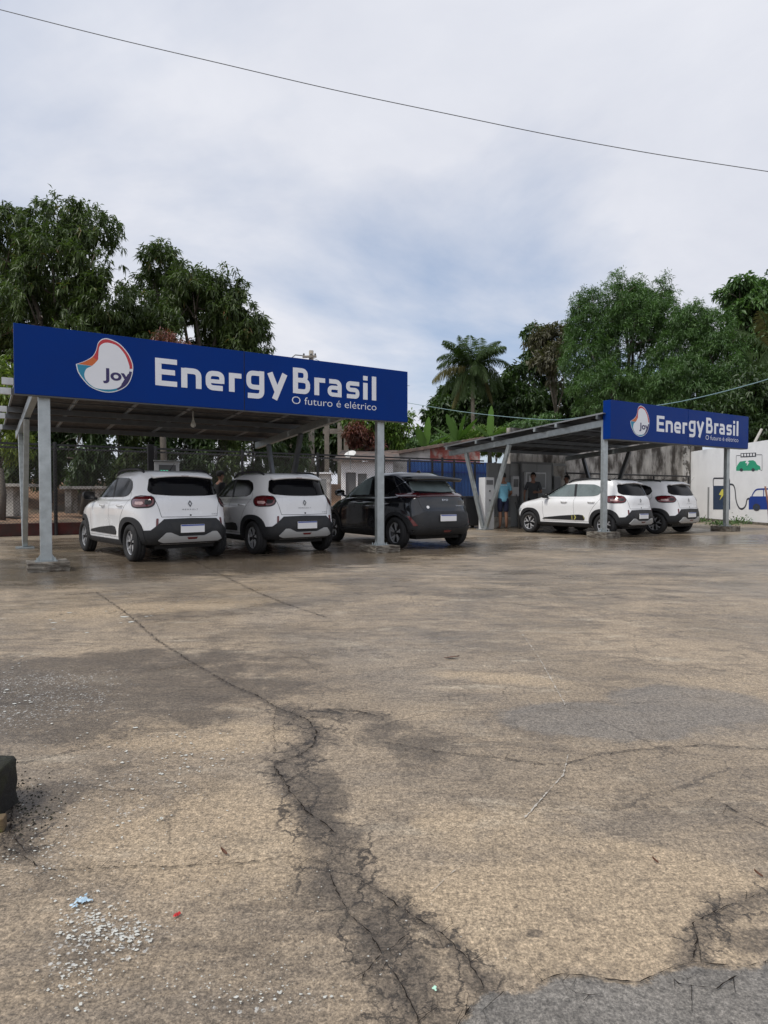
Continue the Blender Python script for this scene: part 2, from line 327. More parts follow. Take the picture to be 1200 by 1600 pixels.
GL = {
 'E': [([(.046, 0), (.046, .41)], W1, 0), ([(.05, .037), (.32, .037)], W2, 0), ([(.05, .208), (.29, .208)], W2, 0), ([(.05, .371), (.32, .371)], W2, 0)],
 'n': [([(.045, 0), (.045, .30)], W1, 0), ([(.05, .262), (.265, .262), (.265, 0)], W1-.006, r_)],
 'e': [([(.05, .140), (.262, .140)], .062, 0), ([(.262, .112), (.262, .262), (.045, .262), (.045, .037), (.275, .037)], W1-.012, r_)],
 'r': [([(.045, 0), (.045, .30)], W1, 0), ([(.05, .262), (.205, .262)], W2, 0)],
 'g': [([(.262, .262), (.045, .262), (.045, .037), (.262, .037)], W2, r_), ([(.268, .305), (.268, -.105), (.03, -.105)], W1-.008, r_)],
 'y': [([(.035, .30), (.165, -.01)], .095, 0), ([(.30, .30), (.115, -.135)], .095, 0)],
 'B': [([(.046, 0), (.046, .43)], W1, 0), ([(.05, .393), (.235, .393), (.235, .227), (.05, .227)], W2, .075), ([(.05, .226), (.275, .226), (.275, .037), (.05, .037)], W1-.012, .085)],
 'a': [([(.04, .265), (.245, .265), (.245, 0)], W2, r_), ([(.245, .158), (.045, .158), (.045, .035), (.245, .035)], .070, .07)],
 's': [([(.27, .265), (.042, .265), (.042, .152), (.235, .152), (.235, .036), (.02, .036)], .074, .055)],
 'i': [([(.05, 0), (.05, .30)], W1, 0), ([(.05, .345), (.05, .425)], W1, 0)],
 'l': [([(.05, 0), (.05, .43)], W1, 0)]}
def text_mesh(s, wd, x0, z0, y, cap=None, off=0.):
    cu = bpy.data.curves.new('t', 'FONT'); cu.body = s; cu.offset = off; o = bpy.data.objects.new('t', cu); col.objects.link(o)
    me = bpy.data.meshes.new_from_object(o.evaluated_get(bpy.context.evaluated_depsgraph_get()))
    bpy.data.objects.remove(o); n = len(me.vertices); co = np.empty(n*3); me.vertices.foreach_get('co', co); co = co.reshape(-1, 3)
    mn, mx = co.min(0), co.max(0); sx = wd/(mx[0]-mn[0]); sz = (cap/.729) if cap else sx
    v = [(x0+(c[0]-mn[0])*sx, y, z0+c[1]*sz) for c in co]; f = [tuple(p.vertices) for p in me.polygons]; bpy.data.meshes.remove(me); return v, f
OUT = [(.754, .473), (.861, .525), (.964, .602), (1.016, .697), (1.047, .812), (1.111, .876), (1.196, .885), (1.325, .837), (1.434, .727), (1.5, .598), (1.516, .485), (1.489, .346), (1.423, .225), (1.303, .142), (1.174, .108), (1.047, .123), (.922, .178), (.83, .279), (.775, .372)]
INN = [(1.052, .68), (1.068, .759), (1.132, .812), (1.217, .817), (1.314, .78), (1.401, .677), (1.445, .569), (1.461, .479), (1.434, .363), (1.369, .266), (1.303, .192), (1.174, .157), (1.006, .164), (.902, .242), (.865, .327), (.891, .418), (.964, .47), (1.037, .556), (1.047, .612)]
def sm(pts, k=6):   # Catmull-Rom through the points, sharp at the first
    n = len(pts); o = []
    for i in range(n):
        p0, p1, p2, p3 = [Vector(pts[(i+j) % n]) for j in (-1, 0, 1, 2)]
        if i == 0: p0 = p1
        if i == n-1: p3 = p2
        for q in range(k):
            t = q/k; o.append(tuple(.5*((2*p1)+(p2-p0)*t+(2*p0-5*p1+4*p2-p3)*t*t+(3*p1-p0-3*p2+p3)*t**3)))
    return o
def flat(pts, y):
    v, f = fill(pts); return [(a, y, b) for a, b in v], f
def make_sign(F, L_, dep, label, a_seam=3.211):
    t = tag(empty('fascia_sign', F(0, 0, H0), F.th), label, 'sign', 'blue fascia signs on the carports')
    for (x0, x1) in ((0, a_seam-.006), (a_seam+.006, L_)):
        q = MB(); q.box(x0, x1, 0, dep, 0, HS); q.build('sign_panel', M['blue'], t, bevel=.004)
    q = MB(); q.box(.01, L_-.01, .02, dep-.01, -.014, -.001); q.build('lower_rail', M['shadesteel'], t)
    q = MB(); q.box(a_seam-.005, a_seam+.005, .008, dep-.01, .002, HS-.002); q.build('seam', M['dark'], t)
    so = sm(OUT); si = sm(INN); c = Vector((1.15, .45)); cen = (1.16, .47)
    sc = lambda pts, k: [(cen[0]+(p[0]-cen[0])*k, cen[1]+(p[1]-cen[1])*k) for p in pts]
    ins = sc(so, .966)
    lg = MB(); lg.add(*flat(so, -.003)); lo = lg.build('logo', M['signwhite'], t)
    k = 6
    sect = {'red': ins[2*k:10*k+1], 'orange': ins[1:2*k+1], 'purple': ins[10*k+2:13*k+1], 'teal': ins[13*k:]+[ins[0]]}
    for nm, pts in sect.items():
        q = MB(); q.add(*flat(list(pts)+[(1.2, .46)], -.0045)); q.build('colour_field', M[nm], lo)
    q = MB(); q.add(*flat(sc(si, 1.015), -.006)); q.build('inner_field', M['signwhite'], lo)
    q = MB(); v, f = text_mesh('Joy', .385, 1.105, .297, -.0075, cap=.165, off=.03); q.add(v, f); q.build('lettering', M['purple'], lo)
    q = MB()
    for ch, x in (('E', 1.828), ('n', 2.211), ('e', 2.58), ('r', 2.957)): stroke_mesh(q, GL[ch], x, .278, -.002)
    for ch, x in (('g', 3.238), ('y', 3.612), ('B', 4.058), ('r', 4.456), ('a', 4.70), ('s', 5.07), ('i', 5.418), ('l', 5.60)): stroke_mesh(q, GL[ch], x, .350, -.002)
    q.build('lettering', M['signwhite'], t)
    q = MB(); v, f = text_mesh('O futuro é elétrico', 1.66, 4.038, .170, -.003, cap=.132, off=-.008); q.add(v, f); q.build('slogan_lettering', M['signwhite'], t)
    return t
CR = [([(150, 925), (200, 960), (245, 1000), (300, 1035), (325, 1050)], .009), ([(325, 1050), (360, 1070), (400, 1087), (430, 1105), (455, 1115), (480, 1125), (495, 1145), (490, 1165), (470, 1180), (440, 1190), (428, 1196)], .010),
      ([(480, 1112), (520, 1108), (560, 1112), (592, 1120)], .010), ([(478, 1120), (510, 1122), (545, 1130)], .007), ([(428, 1196), (455, 1240), (480, 1270), (510, 1290), (530, 1312)], .010), ([(470, 1340), (510, 1350), (522, 1385), (545, 1430), (580, 1460), (600, 1500), (630, 1545), (652, 1590), (656, 1630)], .0065),
      ([(0, 1322), (30, 1335), (60, 1355), (90, 1362), (150, 1358), (210, 1355), (260, 1357), (320, 1352), (380, 1350), (430, 1342), (470, 1340)], .0038), ([(545, 1365), (600, 1400), (640, 1430), (690, 1460), (730, 1500), (762, 1556)], .0065),
      ([(705, 1620), (735, 1575), (760, 1558), (830, 1540), (880, 1524), (930, 1530), (1000, 1537), (1040, 1518), (1080, 1505), (1130, 1510), (1170, 1512), (1215, 1498)], .0045), ([(1080, 1505), (1090, 1470), (1082, 1445), (1130, 1420), (1170, 1405), (1215, 1388)], .0045),
      ([(600, 1160), (680, 1175), (760, 1183), (850, 1195), (880, 1195), (940, 1178), (1000, 1172), (1100, 1165), (1210, 1172)], .006), ([(285, 868), (330, 890), (400, 925), (450, 945), (510, 965)], .012), ([(100, 930), (160, 925), (220, 922)], .02),
      ([(1040, 1518), (1060, 1540), (1120, 1548), (1160, 1520)], .003), ([(560, 1540), (590, 1500), (640, 1460)], .002), ([(870, 1535), (900, 1555), (940, 1560)], .003), ([(0, 1190), (40, 1192), (90, 1180), (140, 1168), (200, 1150)], .006), ([(430, 1110), (428, 1140), (430, 1180)], .004), ([(20, 1260), (15, 1300), (40, 1335)], .012), ([(1100, 1240), (1150, 1270), (1210, 1300)], .004)]
# ------------------------------------------------------------ ground
def vnoise(x, y, s, seed):
    r = np.random.default_rng(seed); g = r.random((64, 64)); X = x*s; Y = y*s
    xi = np.floor(X).astype(int); yi = np.floor(Y).astype(int); fx = X-xi; fy = Y-yi; fx = fx*fx*(3-2*fx); fy = fy*fy*(3-2*fy)
    a = g[xi % 64, yi % 64]; b = g[(xi+1) % 64, yi % 64]; c = g[xi % 64, (yi+1) % 64]; d = g[(xi+1) % 64, (yi+1) % 64]
    return (a*(1-fx)+b*fx)*(1-fy)+(c*(1-fx)+d*fx)*fy
def fbm(x, y, s, seed, o=4): return sum(vnoise(x, y, s*2**k, seed+k)*.5**k for k in range(o))/sum(.5**k for k in range(o))
def make_ground():
    rad = np.concatenate([[.02, .3, .6], .9*np.exp(np.concatenate([np.arange(0, 300)*.0055, 1.65+np.arange(0, 262)*.0105])), [90, 130, 220, 400, 800, 1500]])
    ang = np.concatenate([np.linspace(-180, -48, 24)[:-1], np.linspace(-48, 48, 460), np.linspace(48, 180, 24)[1:-1]])*math.pi/180
    A, Rr = np.meshgrid(ang, rad); x = Rr*np.sin(A); y = Rr*np.cos(A)
    z = (fbm(x, y, .35, 3)-.5)*.012*np.clip((Rr-3)/3, 0, 1)*(Rr < 40)
    # masks
    def blobpx(pts, ex=1.):      # soft union of ellipses laid on the ground, given by ground centre + radii
        m = np.zeros_like(x)
        for (px, py, rx, ry, ang_, a) in pts:
            c = G(px, py); ca, sa = math.cos(ang_), math.sin(ang_)
            X = (x-c.x)*ca+(y-c.y)*sa; Y = -(x-c.x)*sa+(y-c.y)*ca
            d = np.sqrt((X/rx)**2+(Y/ry)**2); m = np.maximum(m, a*np.clip(1.6-d, 0, 1))
        return m
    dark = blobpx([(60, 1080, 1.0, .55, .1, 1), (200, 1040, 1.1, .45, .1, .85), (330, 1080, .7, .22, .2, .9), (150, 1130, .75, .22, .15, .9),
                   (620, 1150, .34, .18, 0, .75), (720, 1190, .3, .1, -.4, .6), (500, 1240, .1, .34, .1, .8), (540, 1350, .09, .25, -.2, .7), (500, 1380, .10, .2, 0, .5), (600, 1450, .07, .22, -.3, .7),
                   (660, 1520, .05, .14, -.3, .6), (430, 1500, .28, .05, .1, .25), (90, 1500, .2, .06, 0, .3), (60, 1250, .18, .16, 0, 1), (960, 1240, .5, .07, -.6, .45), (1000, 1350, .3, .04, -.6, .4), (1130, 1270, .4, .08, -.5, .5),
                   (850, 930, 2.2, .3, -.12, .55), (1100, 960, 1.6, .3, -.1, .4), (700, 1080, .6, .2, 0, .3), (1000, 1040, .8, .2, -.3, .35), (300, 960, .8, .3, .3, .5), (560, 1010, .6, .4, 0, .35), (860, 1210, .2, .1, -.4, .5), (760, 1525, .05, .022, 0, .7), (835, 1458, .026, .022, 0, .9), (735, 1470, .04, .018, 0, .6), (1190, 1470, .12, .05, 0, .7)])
    crk = np.zeros_like(x); near = Rr < 9
    for path, wq in CR:
        P = [G(*q) for q in path]; wr = min(.06, wq*4.5)
        for p0, p1 in zip(P[:-1], P[1:]):
            dx_, dy_ = p1.x-p0.x, p1.y-p0.y; k = np.clip(((x-p0.x)*dx_+(y-p0.y)*dy_)/(dx_*dx_+dy_*dy_+1e-9), 0, 1); d = np.hypot(x-p0.x-k*dx_, y-p0.y-k*dy_); crk = np.maximum(crk, near*np.clip(1-d/wr, 0, 1)*min(1, wq/.007))
    wet = np.clip(.5*0+blobpx([(230, 885, 3.2, 1.7, .55, 1), (450, 875, 2.6, 1.6, .55, 1), (650, 858, 2.6, 1.6, .55, 1), (1000, 846, 4, 1.8, .5, .9), (1150, 842, 3, 1.5, .5, .9), (820, 845, 3, 2, .5, .6), (90, 875, 2, 1, .5, .8), (700, 900, 5, 1.6, .5, .42), (560, 1000, 1.6, .7, .3, .34), (1000, 900, 4, 1.4, .5, .4), (150, 1050, 1.6, .8, .2, .34)]), 0, 1)
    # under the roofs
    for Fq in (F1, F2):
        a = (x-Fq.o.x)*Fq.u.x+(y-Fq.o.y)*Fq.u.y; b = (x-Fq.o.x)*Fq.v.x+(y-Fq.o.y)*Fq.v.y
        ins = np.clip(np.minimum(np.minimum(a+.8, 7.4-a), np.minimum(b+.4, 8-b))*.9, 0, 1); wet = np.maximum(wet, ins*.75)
    smooth = blobpx([(940, 1125, .42, .22, -.1, 1), (1080, 1100, .4, .3, 0, .8)])
    tan = blobpx([(300, 1150, .6, .2, 0, .8), (350, 1300, .5, .35, 0, .8), (900, 1420, .5, .25, 0, 1), (800, 1300, .3, .2, 0, .7), (1100, 1370, .4, .1, -.6, 1), (700, 1280, .15, .1, 0, .8), (250, 950, 1.2, .4, .4, .8), (780, 1060, .5, .12, -.3, .8), (1160, 1080, .5, .4, 0, .6), (420, 920, 1.2, .5, .4, .5)])
    speck = blobpx([(160, 1470, .14, .10, 0, 1), (120, 1440, .07, .05, 0, 1), (40, 1350, .22, .2, 0, .5), (30, 1090, .6, .6, 0, .8), (200, 1240, .35, .25, 0, .55), (420, 1560, .2, .07, 0, .5), (320, 1170, .4, .12, 0, .4)])
    EP = [G(*p) for p in [(690, 1640), (712, 1600), (735, 1576), (760, 1559), (830, 1542), (880, 1526), (930, 1532), (1000, 1539), (1040, 1520), (1080, 1507), (1130, 1512), (1170, 1514), (1215, 1500), (1330, 1470)]]
    poly_ = [(p.x, p.y) for p in EP]+[(6, .9), (6, -6), (-2, -6), (-.1, .3)]; ins = np.zeros(x.shape, bool); j = len(poly_)-1
    for i in range(len(poly_)):
        xi, yi = poly_[i]; xj, yj = poly_[j]
        ins ^= ((yi > y) != (yj > y)) & (x < (xj-xi)*(y-yi)/(yj-yi+1e-12)+xi); j = i
    dist = np.full(x.shape, 9.)
    for p0, p1 in zip(poly_[:-1], poly_[1:]):
        dx_, dy_ = p1[0]-p0[0], p1[1]-p0[1]; k = np.clip(((x-p0[0])*dx_+(y-p0[1])*dy_)/(dx_*dx_+dy_*dy_+1e-9), 0, 1); dist = np.minimum(dist, np.hypot(x-p0[0]-k*dx_, y-p0[1]-k*dy_))
    asp = np.clip(.5+np.where(ins, dist, -dist)/.12, 0, 1)
    net = np.zeros_like(x)
    for path, wq in (([(455, 1110), (490, 1150), (455, 1200), (480, 1260), (520, 1310), (530, 1380), (590, 1450), (640, 1540), (670, 1620)], .16), ([(545, 1365), (640, 1430), (700, 1470), (762, 1556)], .07), ([(480, 1115), (600, 1120)], .10), ([(1070, 1510), (1090, 1470), (1130, 1420), (1210, 1395)], .07), ([(0, 1250), (40, 1260), (30, 1330)], .12)):
        P = [G(*q) for q in path]
        for p0, p1 in zip(P[:-1], P[1:]):
            dx_, dy_ = p1.x-p0.x, p1.y-p0.y; k = np.clip(((x-p0.x)*dx_+(y-p0.y)*dy_)/(dx_*dx_+dy_*dy_+1e-9), 0, 1); d = np.hypot(x-p0.x-k*dx_, y-p0.y-k*dy_); net = np.maximum(net, near*np.clip(1.15-d/wq, 0, 1))
    n = len(ang); V = np.stack([x, y, z], -1).reshape(-1, 3)
    i = np.arange(len(rad)-1)[:, None]*n; j = np.arange(n)[None, :]; j2 = (j+1) % n
    F = np.stack([i+j, i+j2, i+n+j2, i+n+j], -1).reshape(-1, 4)
    me = mesh_np('concrete_yard', V, F)
    for nm, arr in (('dark', dark), ('wet', wet), ('smooth', smooth), ('tan', tan), ('speck', speck), ('crk', crk), ('asp', asp), ('net', net)):
        at_ = me.attributes.new(nm, 'FLOAT', 'POINT'); at_.data.foreach_set('value', arr.reshape(-1).astype(np.float32))
    me.polygons.foreach_set('use_smooth', [True]*len(me.polygons))
    return me
def mesh_np(name, V, F):
    me = bpy.data.meshes.new(name); k = F.shape[1]
    me.vertices.add(len(V)); me.vertices.foreach_set('co', np.ascontiguousarray(V, dtype=np.float32).reshape(-1))
    me.loops.add(F.size); me.loops.foreach_set('vertex_index', np.ascontiguousarray(F, dtype=np.int32).reshape(-1))
    me.polygons.add(len(F)); me.polygons.foreach_set('loop_start', np.arange(0, F.size, k, dtype=np.int32))
    me.polygons.foreach_set('loop_total', np.full(len(F), k, dtype=np.int32)); me.update(calc_edges=True); return me
def ground_mat():
    m = bpy.data.materials.new('wet_worn_concrete'); m.use_nodes = True; t = m.node_tree; L = t.links.new; p = t.nodes['Principled BSDF']
    tcn = t.nodes.new('ShaderNodeTexCoord'); geo = tcn.outputs['Object']
    def nz(s, d=6, r=.6, dist=0, vec=geo):
        n = t.nodes.new('ShaderNodeTexNoise'); n.inputs['Scale'].default_value = s; n.inputs['Detail'].default_value = d; n.inputs['Roughness'].default_value = r; n.inputs['Distortion'].default_value = dist
        L(vec, n.inputs['Vector']); return n.outputs[0]
    def mr(src, a, b, c=0., d=1., sm=True):
        n = t.nodes.new('ShaderNodeMapRange'); n.inputs[1].default_value = a; n.inputs[2].default_value = b; n.inputs[3].default_value = c; n.inputs[4].default_value = d
        if sm: n.interpolation_type = 'SMOOTHSTEP'
        L(src, n.inputs[0]); return n.outputs[0]
    def mth(op, a, b):
        n = t.nodes.new('ShaderNodeMath'); n.operation = op
        for i, q in enumerate((a, b)):
            if isinstance(q, (int, float)): n.inputs[i].default_value = q
            else: L(q, n.inputs[i])
        return n.outputs[0]
    def mixc(f, a, b):
        n = t.nodes.new('ShaderNodeMix'); n.data_type = 'RGBA'
        if isinstance(f, (int, float)): n.inputs[0].default_value = f
        else: L(f, n.inputs[0])
        for i, q in ((6, a), (7, b)):
            if isinstance(q, tuple): n.inputs[i].default_value = (*q, 1)
            else: L(q, n.inputs[i])
        return n.outputs[2]
    def attr(nm):
        n = t.nodes.new('ShaderNodeAttribute'); n.attribute_name = nm; return n.outputs['Fac']
    def mapped(rot, sc):
        m_ = t.nodes.new('ShaderNodeMapping'); m_.inputs['Rotation'].default_value = (0, 0, R(rot)); m_.inputs['Scale'].default_value = sc; L(geo, m_.inputs[0]); return m_.outputs[0]
    st = mapped(35, (.7, 1.5, 1)); sb = mapped(58, (.7, 2.0, 1))
    def scale(c, f):
        n = t.nodes.new('ShaderNodeVectorMath'); n.operation = 'SCALE'; L(c, n.inputs[0]); L(f, n.inputs['Scale']); return n.outputs[0]
    patch = nz(.75, 9, .62, .6); streak = nz(1.5, 9, .7, 1.4, st); brush = nz(3.4, 10, .76, 1.2, sb); med = nz(6, 9, .7); fine = nz(42, 7, .75); grit = nz(150, 4, .8)
    c = mixc(mr(patch, .35, .65), (.262, .204, .140), (.355, .278, .192))
    c = mixc(mth('MULTIPLY', mr(streak, .42, .62), .62), c, (.172, .142, .110))
    c = mixc(mth('MULTIPLY', mr(nz(.33, 5, .55, .5), .48, .66), .5), c, (.215, .195, .17))
    c = mixc(mth('MULTIPLY', mr(brush, .48, .63), .62), c, (.122, .096, .070))
    c = mixc(mth('MULTIPLY', mr(nz(2.6, 8, .7, .4, sb), .54, .70), .6), c, (.47, .40, .30))
    tn = mr(mth('ADD', attr('tan'), mth('MULTIPLY', mth('SUBTRACT', med, .5), 1.6)), .35, .9); c = mixc(mth('MULTIPLY', tn, .75), c, (.415, .318, .208))
    sm_ = mr(mth('ADD', attr('smooth'), mth('MULTIPLY', mth('SUBTRACT', med, .5), .9)), .35, .6); c = mixc(mth('MULTIPLY', sm_, .75), c, (.185, .165, .142))
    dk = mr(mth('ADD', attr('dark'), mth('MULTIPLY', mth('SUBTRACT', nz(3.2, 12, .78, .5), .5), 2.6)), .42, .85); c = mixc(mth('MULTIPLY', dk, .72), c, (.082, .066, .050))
    ck = mr(mth('ADD', attr('crk'), mth('MULTIPLY', mth('SUBTRACT', nz(20, 12, .85, .3), .5), 3.6)), .55, .85); c = mixc(mth('MULTIPLY', ck, .62), c, (.055, .044, .034))
    nw = mr(mth('ADD', attr('net'), mth('MULTIPLY', mth('SUBTRACT', nz(7, 10, .78, .4), .5), 2.0)), .40, .95); c = mixc(mth('MULTIPLY', nw, .66), c, (.085, .068, .052))
    vm = t.nodes.new('ShaderNodeVectorMath'); vm.operation = 'MULTIPLY_ADD'; nn_ = t.nodes.new('ShaderNodeTexNoise'); nn_.inputs['Scale'].default_value = 9; nn_.inputs['Detail'].default_value = 8; nn_.inputs['Roughness'].default_value = .7; L(geo, nn_.inputs['Vector'])
    L(nn_.outputs[1], vm.inputs[0]); vm.inputs[1].default_value = (.16, .16, 0); L(geo, vm.inputs[2])
    def craze(s, wd_):
        v = t.nodes.new('ShaderNodeTexVoronoi'); v.feature = 'DISTANCE_TO_EDGE'; v.inputs['Scale'].default_value = s; L(vm.outputs[0], v.inputs['Vector']); return mr(v.outputs['Distance'], wd_, wd_*.35)
    cz = mth('MAXIMUM', mth('MULTIPLY', craze(6.5, .030), mr(attr('net'), .15, .5)), mth('MULTIPLY', craze(17, .045), mr(mth('MULTIPLY', attr('net'), mr(nz(5, 5, .6), .4, .6)), .3, .7)))
    cz = mth('MAXIMUM', cz, mth('MULTIPLY', craze(1.1, .0045), mth('MULTIPLY', mr(nz(1.3, 5, .6), .48, .56), .65)))
    c = mixc(mth('MULTIPLY', cz, .85), c, (.028, .022, .017))
    c = mixc(mth('MULTIPLY', mr(med, .52, .64), .4), c, (.10, .082, .062))
    g1 = mr(nz(18, 7, .75), .32, .68, .82, 1.16, False); g2 = mr(nz(60, 7, .8),    .38, .62, .52, 1.5, False); g3 = mr(grit, .38, .62, .55, 1.48, False)
    ap = mr(mth('ADD', attr('asp'), mth('MULTIPLY', mth('SUBTRACT', nz(11, 10, .75), .5), .9)), .44, .60)
    c = mixc(mth('MULTIPLY', ap, .92), c, mixc(mr(nz(9, 8, .75), .40, .62), (.205, .19, .168), (.125, .117, .105)))
    c = scale(c, mth('MULTIPLY', g1, mth('MULTIPLY', g2, g3)))
    vo = t.nodes.new('ShaderNodeTexVoronoi'); vo.inputs['Scale'].default_value = 62; L(geo, vo.inputs['Vector'])
    spk = mr(mth('ADD', attr('speck'), mth('MULTIPLY', mth('SUBTRACT', nz(9, 8, .75), .5), 2.8)), .60, .85)
    sp = mth('MULTIPLY', mth('MULTIPLY', mr(vo.outputs['Distance'], .40, .22), spk), mr(nz(75, 4, .75), .42, .56))
    c = mixc(mth('MULTIPLY', sp, .85), c, (.60, .60, .57))
    vp = t.nodes.new('ShaderNodeTexVoronoi'); vp.inputs['Scale'].default_value = 95; L(geo, vp.inputs['Vector'])
    c = mixc(mth('MULTIPLY', mth('MULTIPLY', mr(vp.outputs['Distance'], .16, .08), mr(nz(11, 4, .6), .52, .62)), .8), c, (.03, .025, .02))
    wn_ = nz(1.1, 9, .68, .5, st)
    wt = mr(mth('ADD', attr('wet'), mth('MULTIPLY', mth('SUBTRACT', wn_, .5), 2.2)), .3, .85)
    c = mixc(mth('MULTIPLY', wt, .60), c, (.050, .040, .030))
    L(c, p.inputs['Base Color'])
    rg = mth('ADD', mr(patch, .3, .7, .34, .66), mth('MULTIPLY', mth('SUBTRACT', fine, .5), .35))
    wetr = mr(mth('ADD', attr('wet'), mth('MULTIPLY', mth('SUBTRACT', nz(1.6, 10, .72, .6, st), .5), 3.2)), .25, .9)
    n = t.nodes.new('ShaderNodeMix'); n.data_type = 'FLOAT'; L(wetr, n.inputs[0]); L(rg, n.inputs[2]); n.inputs[3].default_value = .20; L(n.outputs[0], p.inputs['Roughness'])
    p.inputs['Specular IOR Level'].default_value = .5
    b = t.nodes.new('ShaderNodeBump'); b.inputs['Distance'].default_value = .012
    L(mth('SUBTRACT', .9, mth('MULTIPLY', wetr, .55)), b.inputs['Strength'])
    L(mth('ADD', mth('MULTIPLY', med, .5), mth('ADD', mth('MULTIPLY', fine, .35), mth('MULTIPLY', grit, .16))), b.inputs['Height']); L(b.outputs[0], p.inputs['Normal'])
    return m
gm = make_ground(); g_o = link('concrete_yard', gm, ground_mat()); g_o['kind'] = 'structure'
# ---- cracks, joints, patches on the ground
def fill(pts, z=0., step=None):
    """triangulate a 2D outline, optionally with interior grid points"""
    P = [Vector(p[:2]) for p in pts]; n = len(P); ed = [(i, (i+1) % n) for i in range(n)]
    if step:
        xs = [p.x for p in P]; ys = [p.y for p in P]
        gx = np.arange(min(xs)+step*.5, max(xs), step); gy = np.arange(min(ys)+step*.5, max(ys), step)
        P = P+[Vector((float(a), float(b))) for a in gx for b in gy]
    r = delaunay_2d_cdt(P, ed, [], 1, 1e-6)
    return [tuple(v) for v in r[0]], [tuple(f) for f in r[2]]
def jitter(path, seed, amp=.02, n=10):
    rd = random.Random(seed); out = []
    for a, b in zip(path[:-1], path[1:]):
        d = b-a; nn = Vector((-d.y, d.x, 0)); L_ = max(d.length, 1e-5); k = max(3, min(40, int(L_/.012)))
        for i in range(k):
            out.append(a+d*(i/k)+nn/L_*rd.gauss(0, amp*.55*min(1, L_*2.2))*(0 if i == 0 else 1))
    return out+[path[-1]]
def crackline(px, wd, seed, z=.0045, amp=.012, mb=None, br=True):
    path = jitter([G(*p) for p in px], seed, amp); rd = random.Random(seed+1); vs = []; n = len(path)
    for i, p in enumerate(path):
        d = (path[min(i+1, n-1)]-path[max(0, i-1)]); d.normalize() if d.length > 0 else None
        w_ = wd*(.05+1.5*rd.random()**1.8)*(1 if 1 < i < n-2 else .2); nn = Vector((-d.y, d.x, 0))*w_/2
        vs += [(p.x+nn.x, p.y+nn.y, z), (p.x-nn.x, p.y-nn.y, z)]
    mb.add(vs, [(2*i, 2*i+2, 2*i+3, 2*i+1) for i in range(n-1)])
    if br:
        for k in range(int(n/5)):
            i = rd.randrange(n-1); a = path[i]; an = rd.random()*6.28; L_ = rd.uniform(.02, .16)
            q = [a, a+Vector((math.cos(an), math.sin(an), 0))*L_*.5, a+Vector((math.cos(an+.5), math.sin(an+.5), 0))*L_]
            q = jitter(q, seed+k, .006); vs = []
            for j, p in enumerate(q):
                w_ = wd*.45*(1-j/len(q)); vs += [(p.x-w_/2, p.y+w_/3, z+.00008*(k % 5+1)), (p.x+w_/2, p.y-w_/3, z+.00008*(k % 5+1))]
            mb.add(vs, [(2*j, 2*j+2, 2*j+3, 2*j+1) for j in range(len(q)-1)])
cr = MB()
for i, (p, w_) in enumerate(CR): crackline(p, max(w_*.45, .0028), 10+i, z=.0040+.00008*i, mb=cr)
cro = cr.build('ground_cracks', M['crack']); cro['kind'] = 'structure'
ps = MB()
for i, (p, w_) in enumerate([([(815, 990), (840, 1025), (860, 1060), (885, 1105)], .007), ([(818, 1282), (850, 1245), (880, 1212), (888, 1180)], .006), ([(670, 1400), (700, 1370), (725, 1350)], .003)]): crackline(p, w_, 70+i, z=.004, amp=.003, mb=ps, br=False)
pso = ps.build('ground_scratches', M['crackpale']); pso['kind'] = 'structure'
# spilt paint
def chips(regions, name, m, seed, z=.0045):
    rd = random.Random(seed); q = MB()
    for (px, py, sx, sy, n, r0, r1) in regions:
        for k in range(n):
            c = G(px+rd.gauss(0, sx), py+rd.gauss(0, sy)); r_ = r0+(r1*1.25-r0)*rd.random()**2.6; kx = rd.randrange(5, 9)
            pts = [(c.x+math.cos(t)*r_*rd.uniform(.25, 1.3), c.y+math.sin(t)*r_*rd.uniform(.35, 1.), z+.0001*(k % 9)) for t in np.linspace(0, 6.283, kx)[:-1]]
            q.add(pts+[(c.x, c.y, z+.0001*(k % 9)+.0001)], [(i, (i+1) % len(pts), len(pts)) for i in range(len(pts))])
    o = q.build(name, m); o['kind'] = 'stuff'; return o
chips([(150, 1450, 28, 24, 260, .0012, .006), (205, 1465, 20, 14, 110, .0015, .006), (120, 1530, 30, 20, 110, .0015, .005), (420, 1562, 55, 10, 50, .0015, .005), (60, 1330, 50, 35, 150, .0015, .0045), (180, 1250, 90, 40, 200, .0015, .005),
       (250, 1190, 60, 20, 60, .003, .008), (320, 1170, 40, 18, 40, .003, .008), (100, 1120, 70, 30, 30, .004, .010), (200, 965, 60, 8, 9, .015, .035), (90, 965, 30, 8, 5, .015, .03), (300, 1400, 120, 60, 140, .0012, .003), (20, 1080, 30, 30, 50, .004, .012), (500, 1470, 120, 60, 90, .001, .0025), (300, 1550, 120, 25, 130, .001, .003)], 'paint_spatter', M['paintwhite'], 3)
def splash(name, label, cat, m, px, py, n, sp, r0, r1, seed):
    rd = random.Random(seed); q = MB(); c0 = G(px, py)
    for k in range(n):
        r_ = rd.uniform(r0, r1); cx, cy = c0.x+rd.gauss(0, sp), c0.y+rd.gauss(0, sp); h = .006+.002*rd.random()
        pts = [(cx+math.cos(t)*r_*rd.uniform(.5, 1.2), cy+math.sin(t)*r_*rd.uniform(.5, 1.2), h+rd.uniform(-.002, .003)) for t in np.linspace(0, 6.283, 9)[:-1]]
        q.add(pts+[(cx, cy, h+.004)], [(i, (i+1) % 8, 8) for i in range(8)])
    return tag(q.build(name, m), label, cat)
splash('paint_splash', 'small red paint splash on the tan concrete', 'paint splash', M['redspot'], 278, 1432, 7, .004, .002, .006, 4)
splash('plastic_scrap', 'crumpled pale blue plastic scrap at the edge of the white paint spill', 'scrap', M['blueplastic'], 122, 1414, 16, .010, .004, .010, 5)
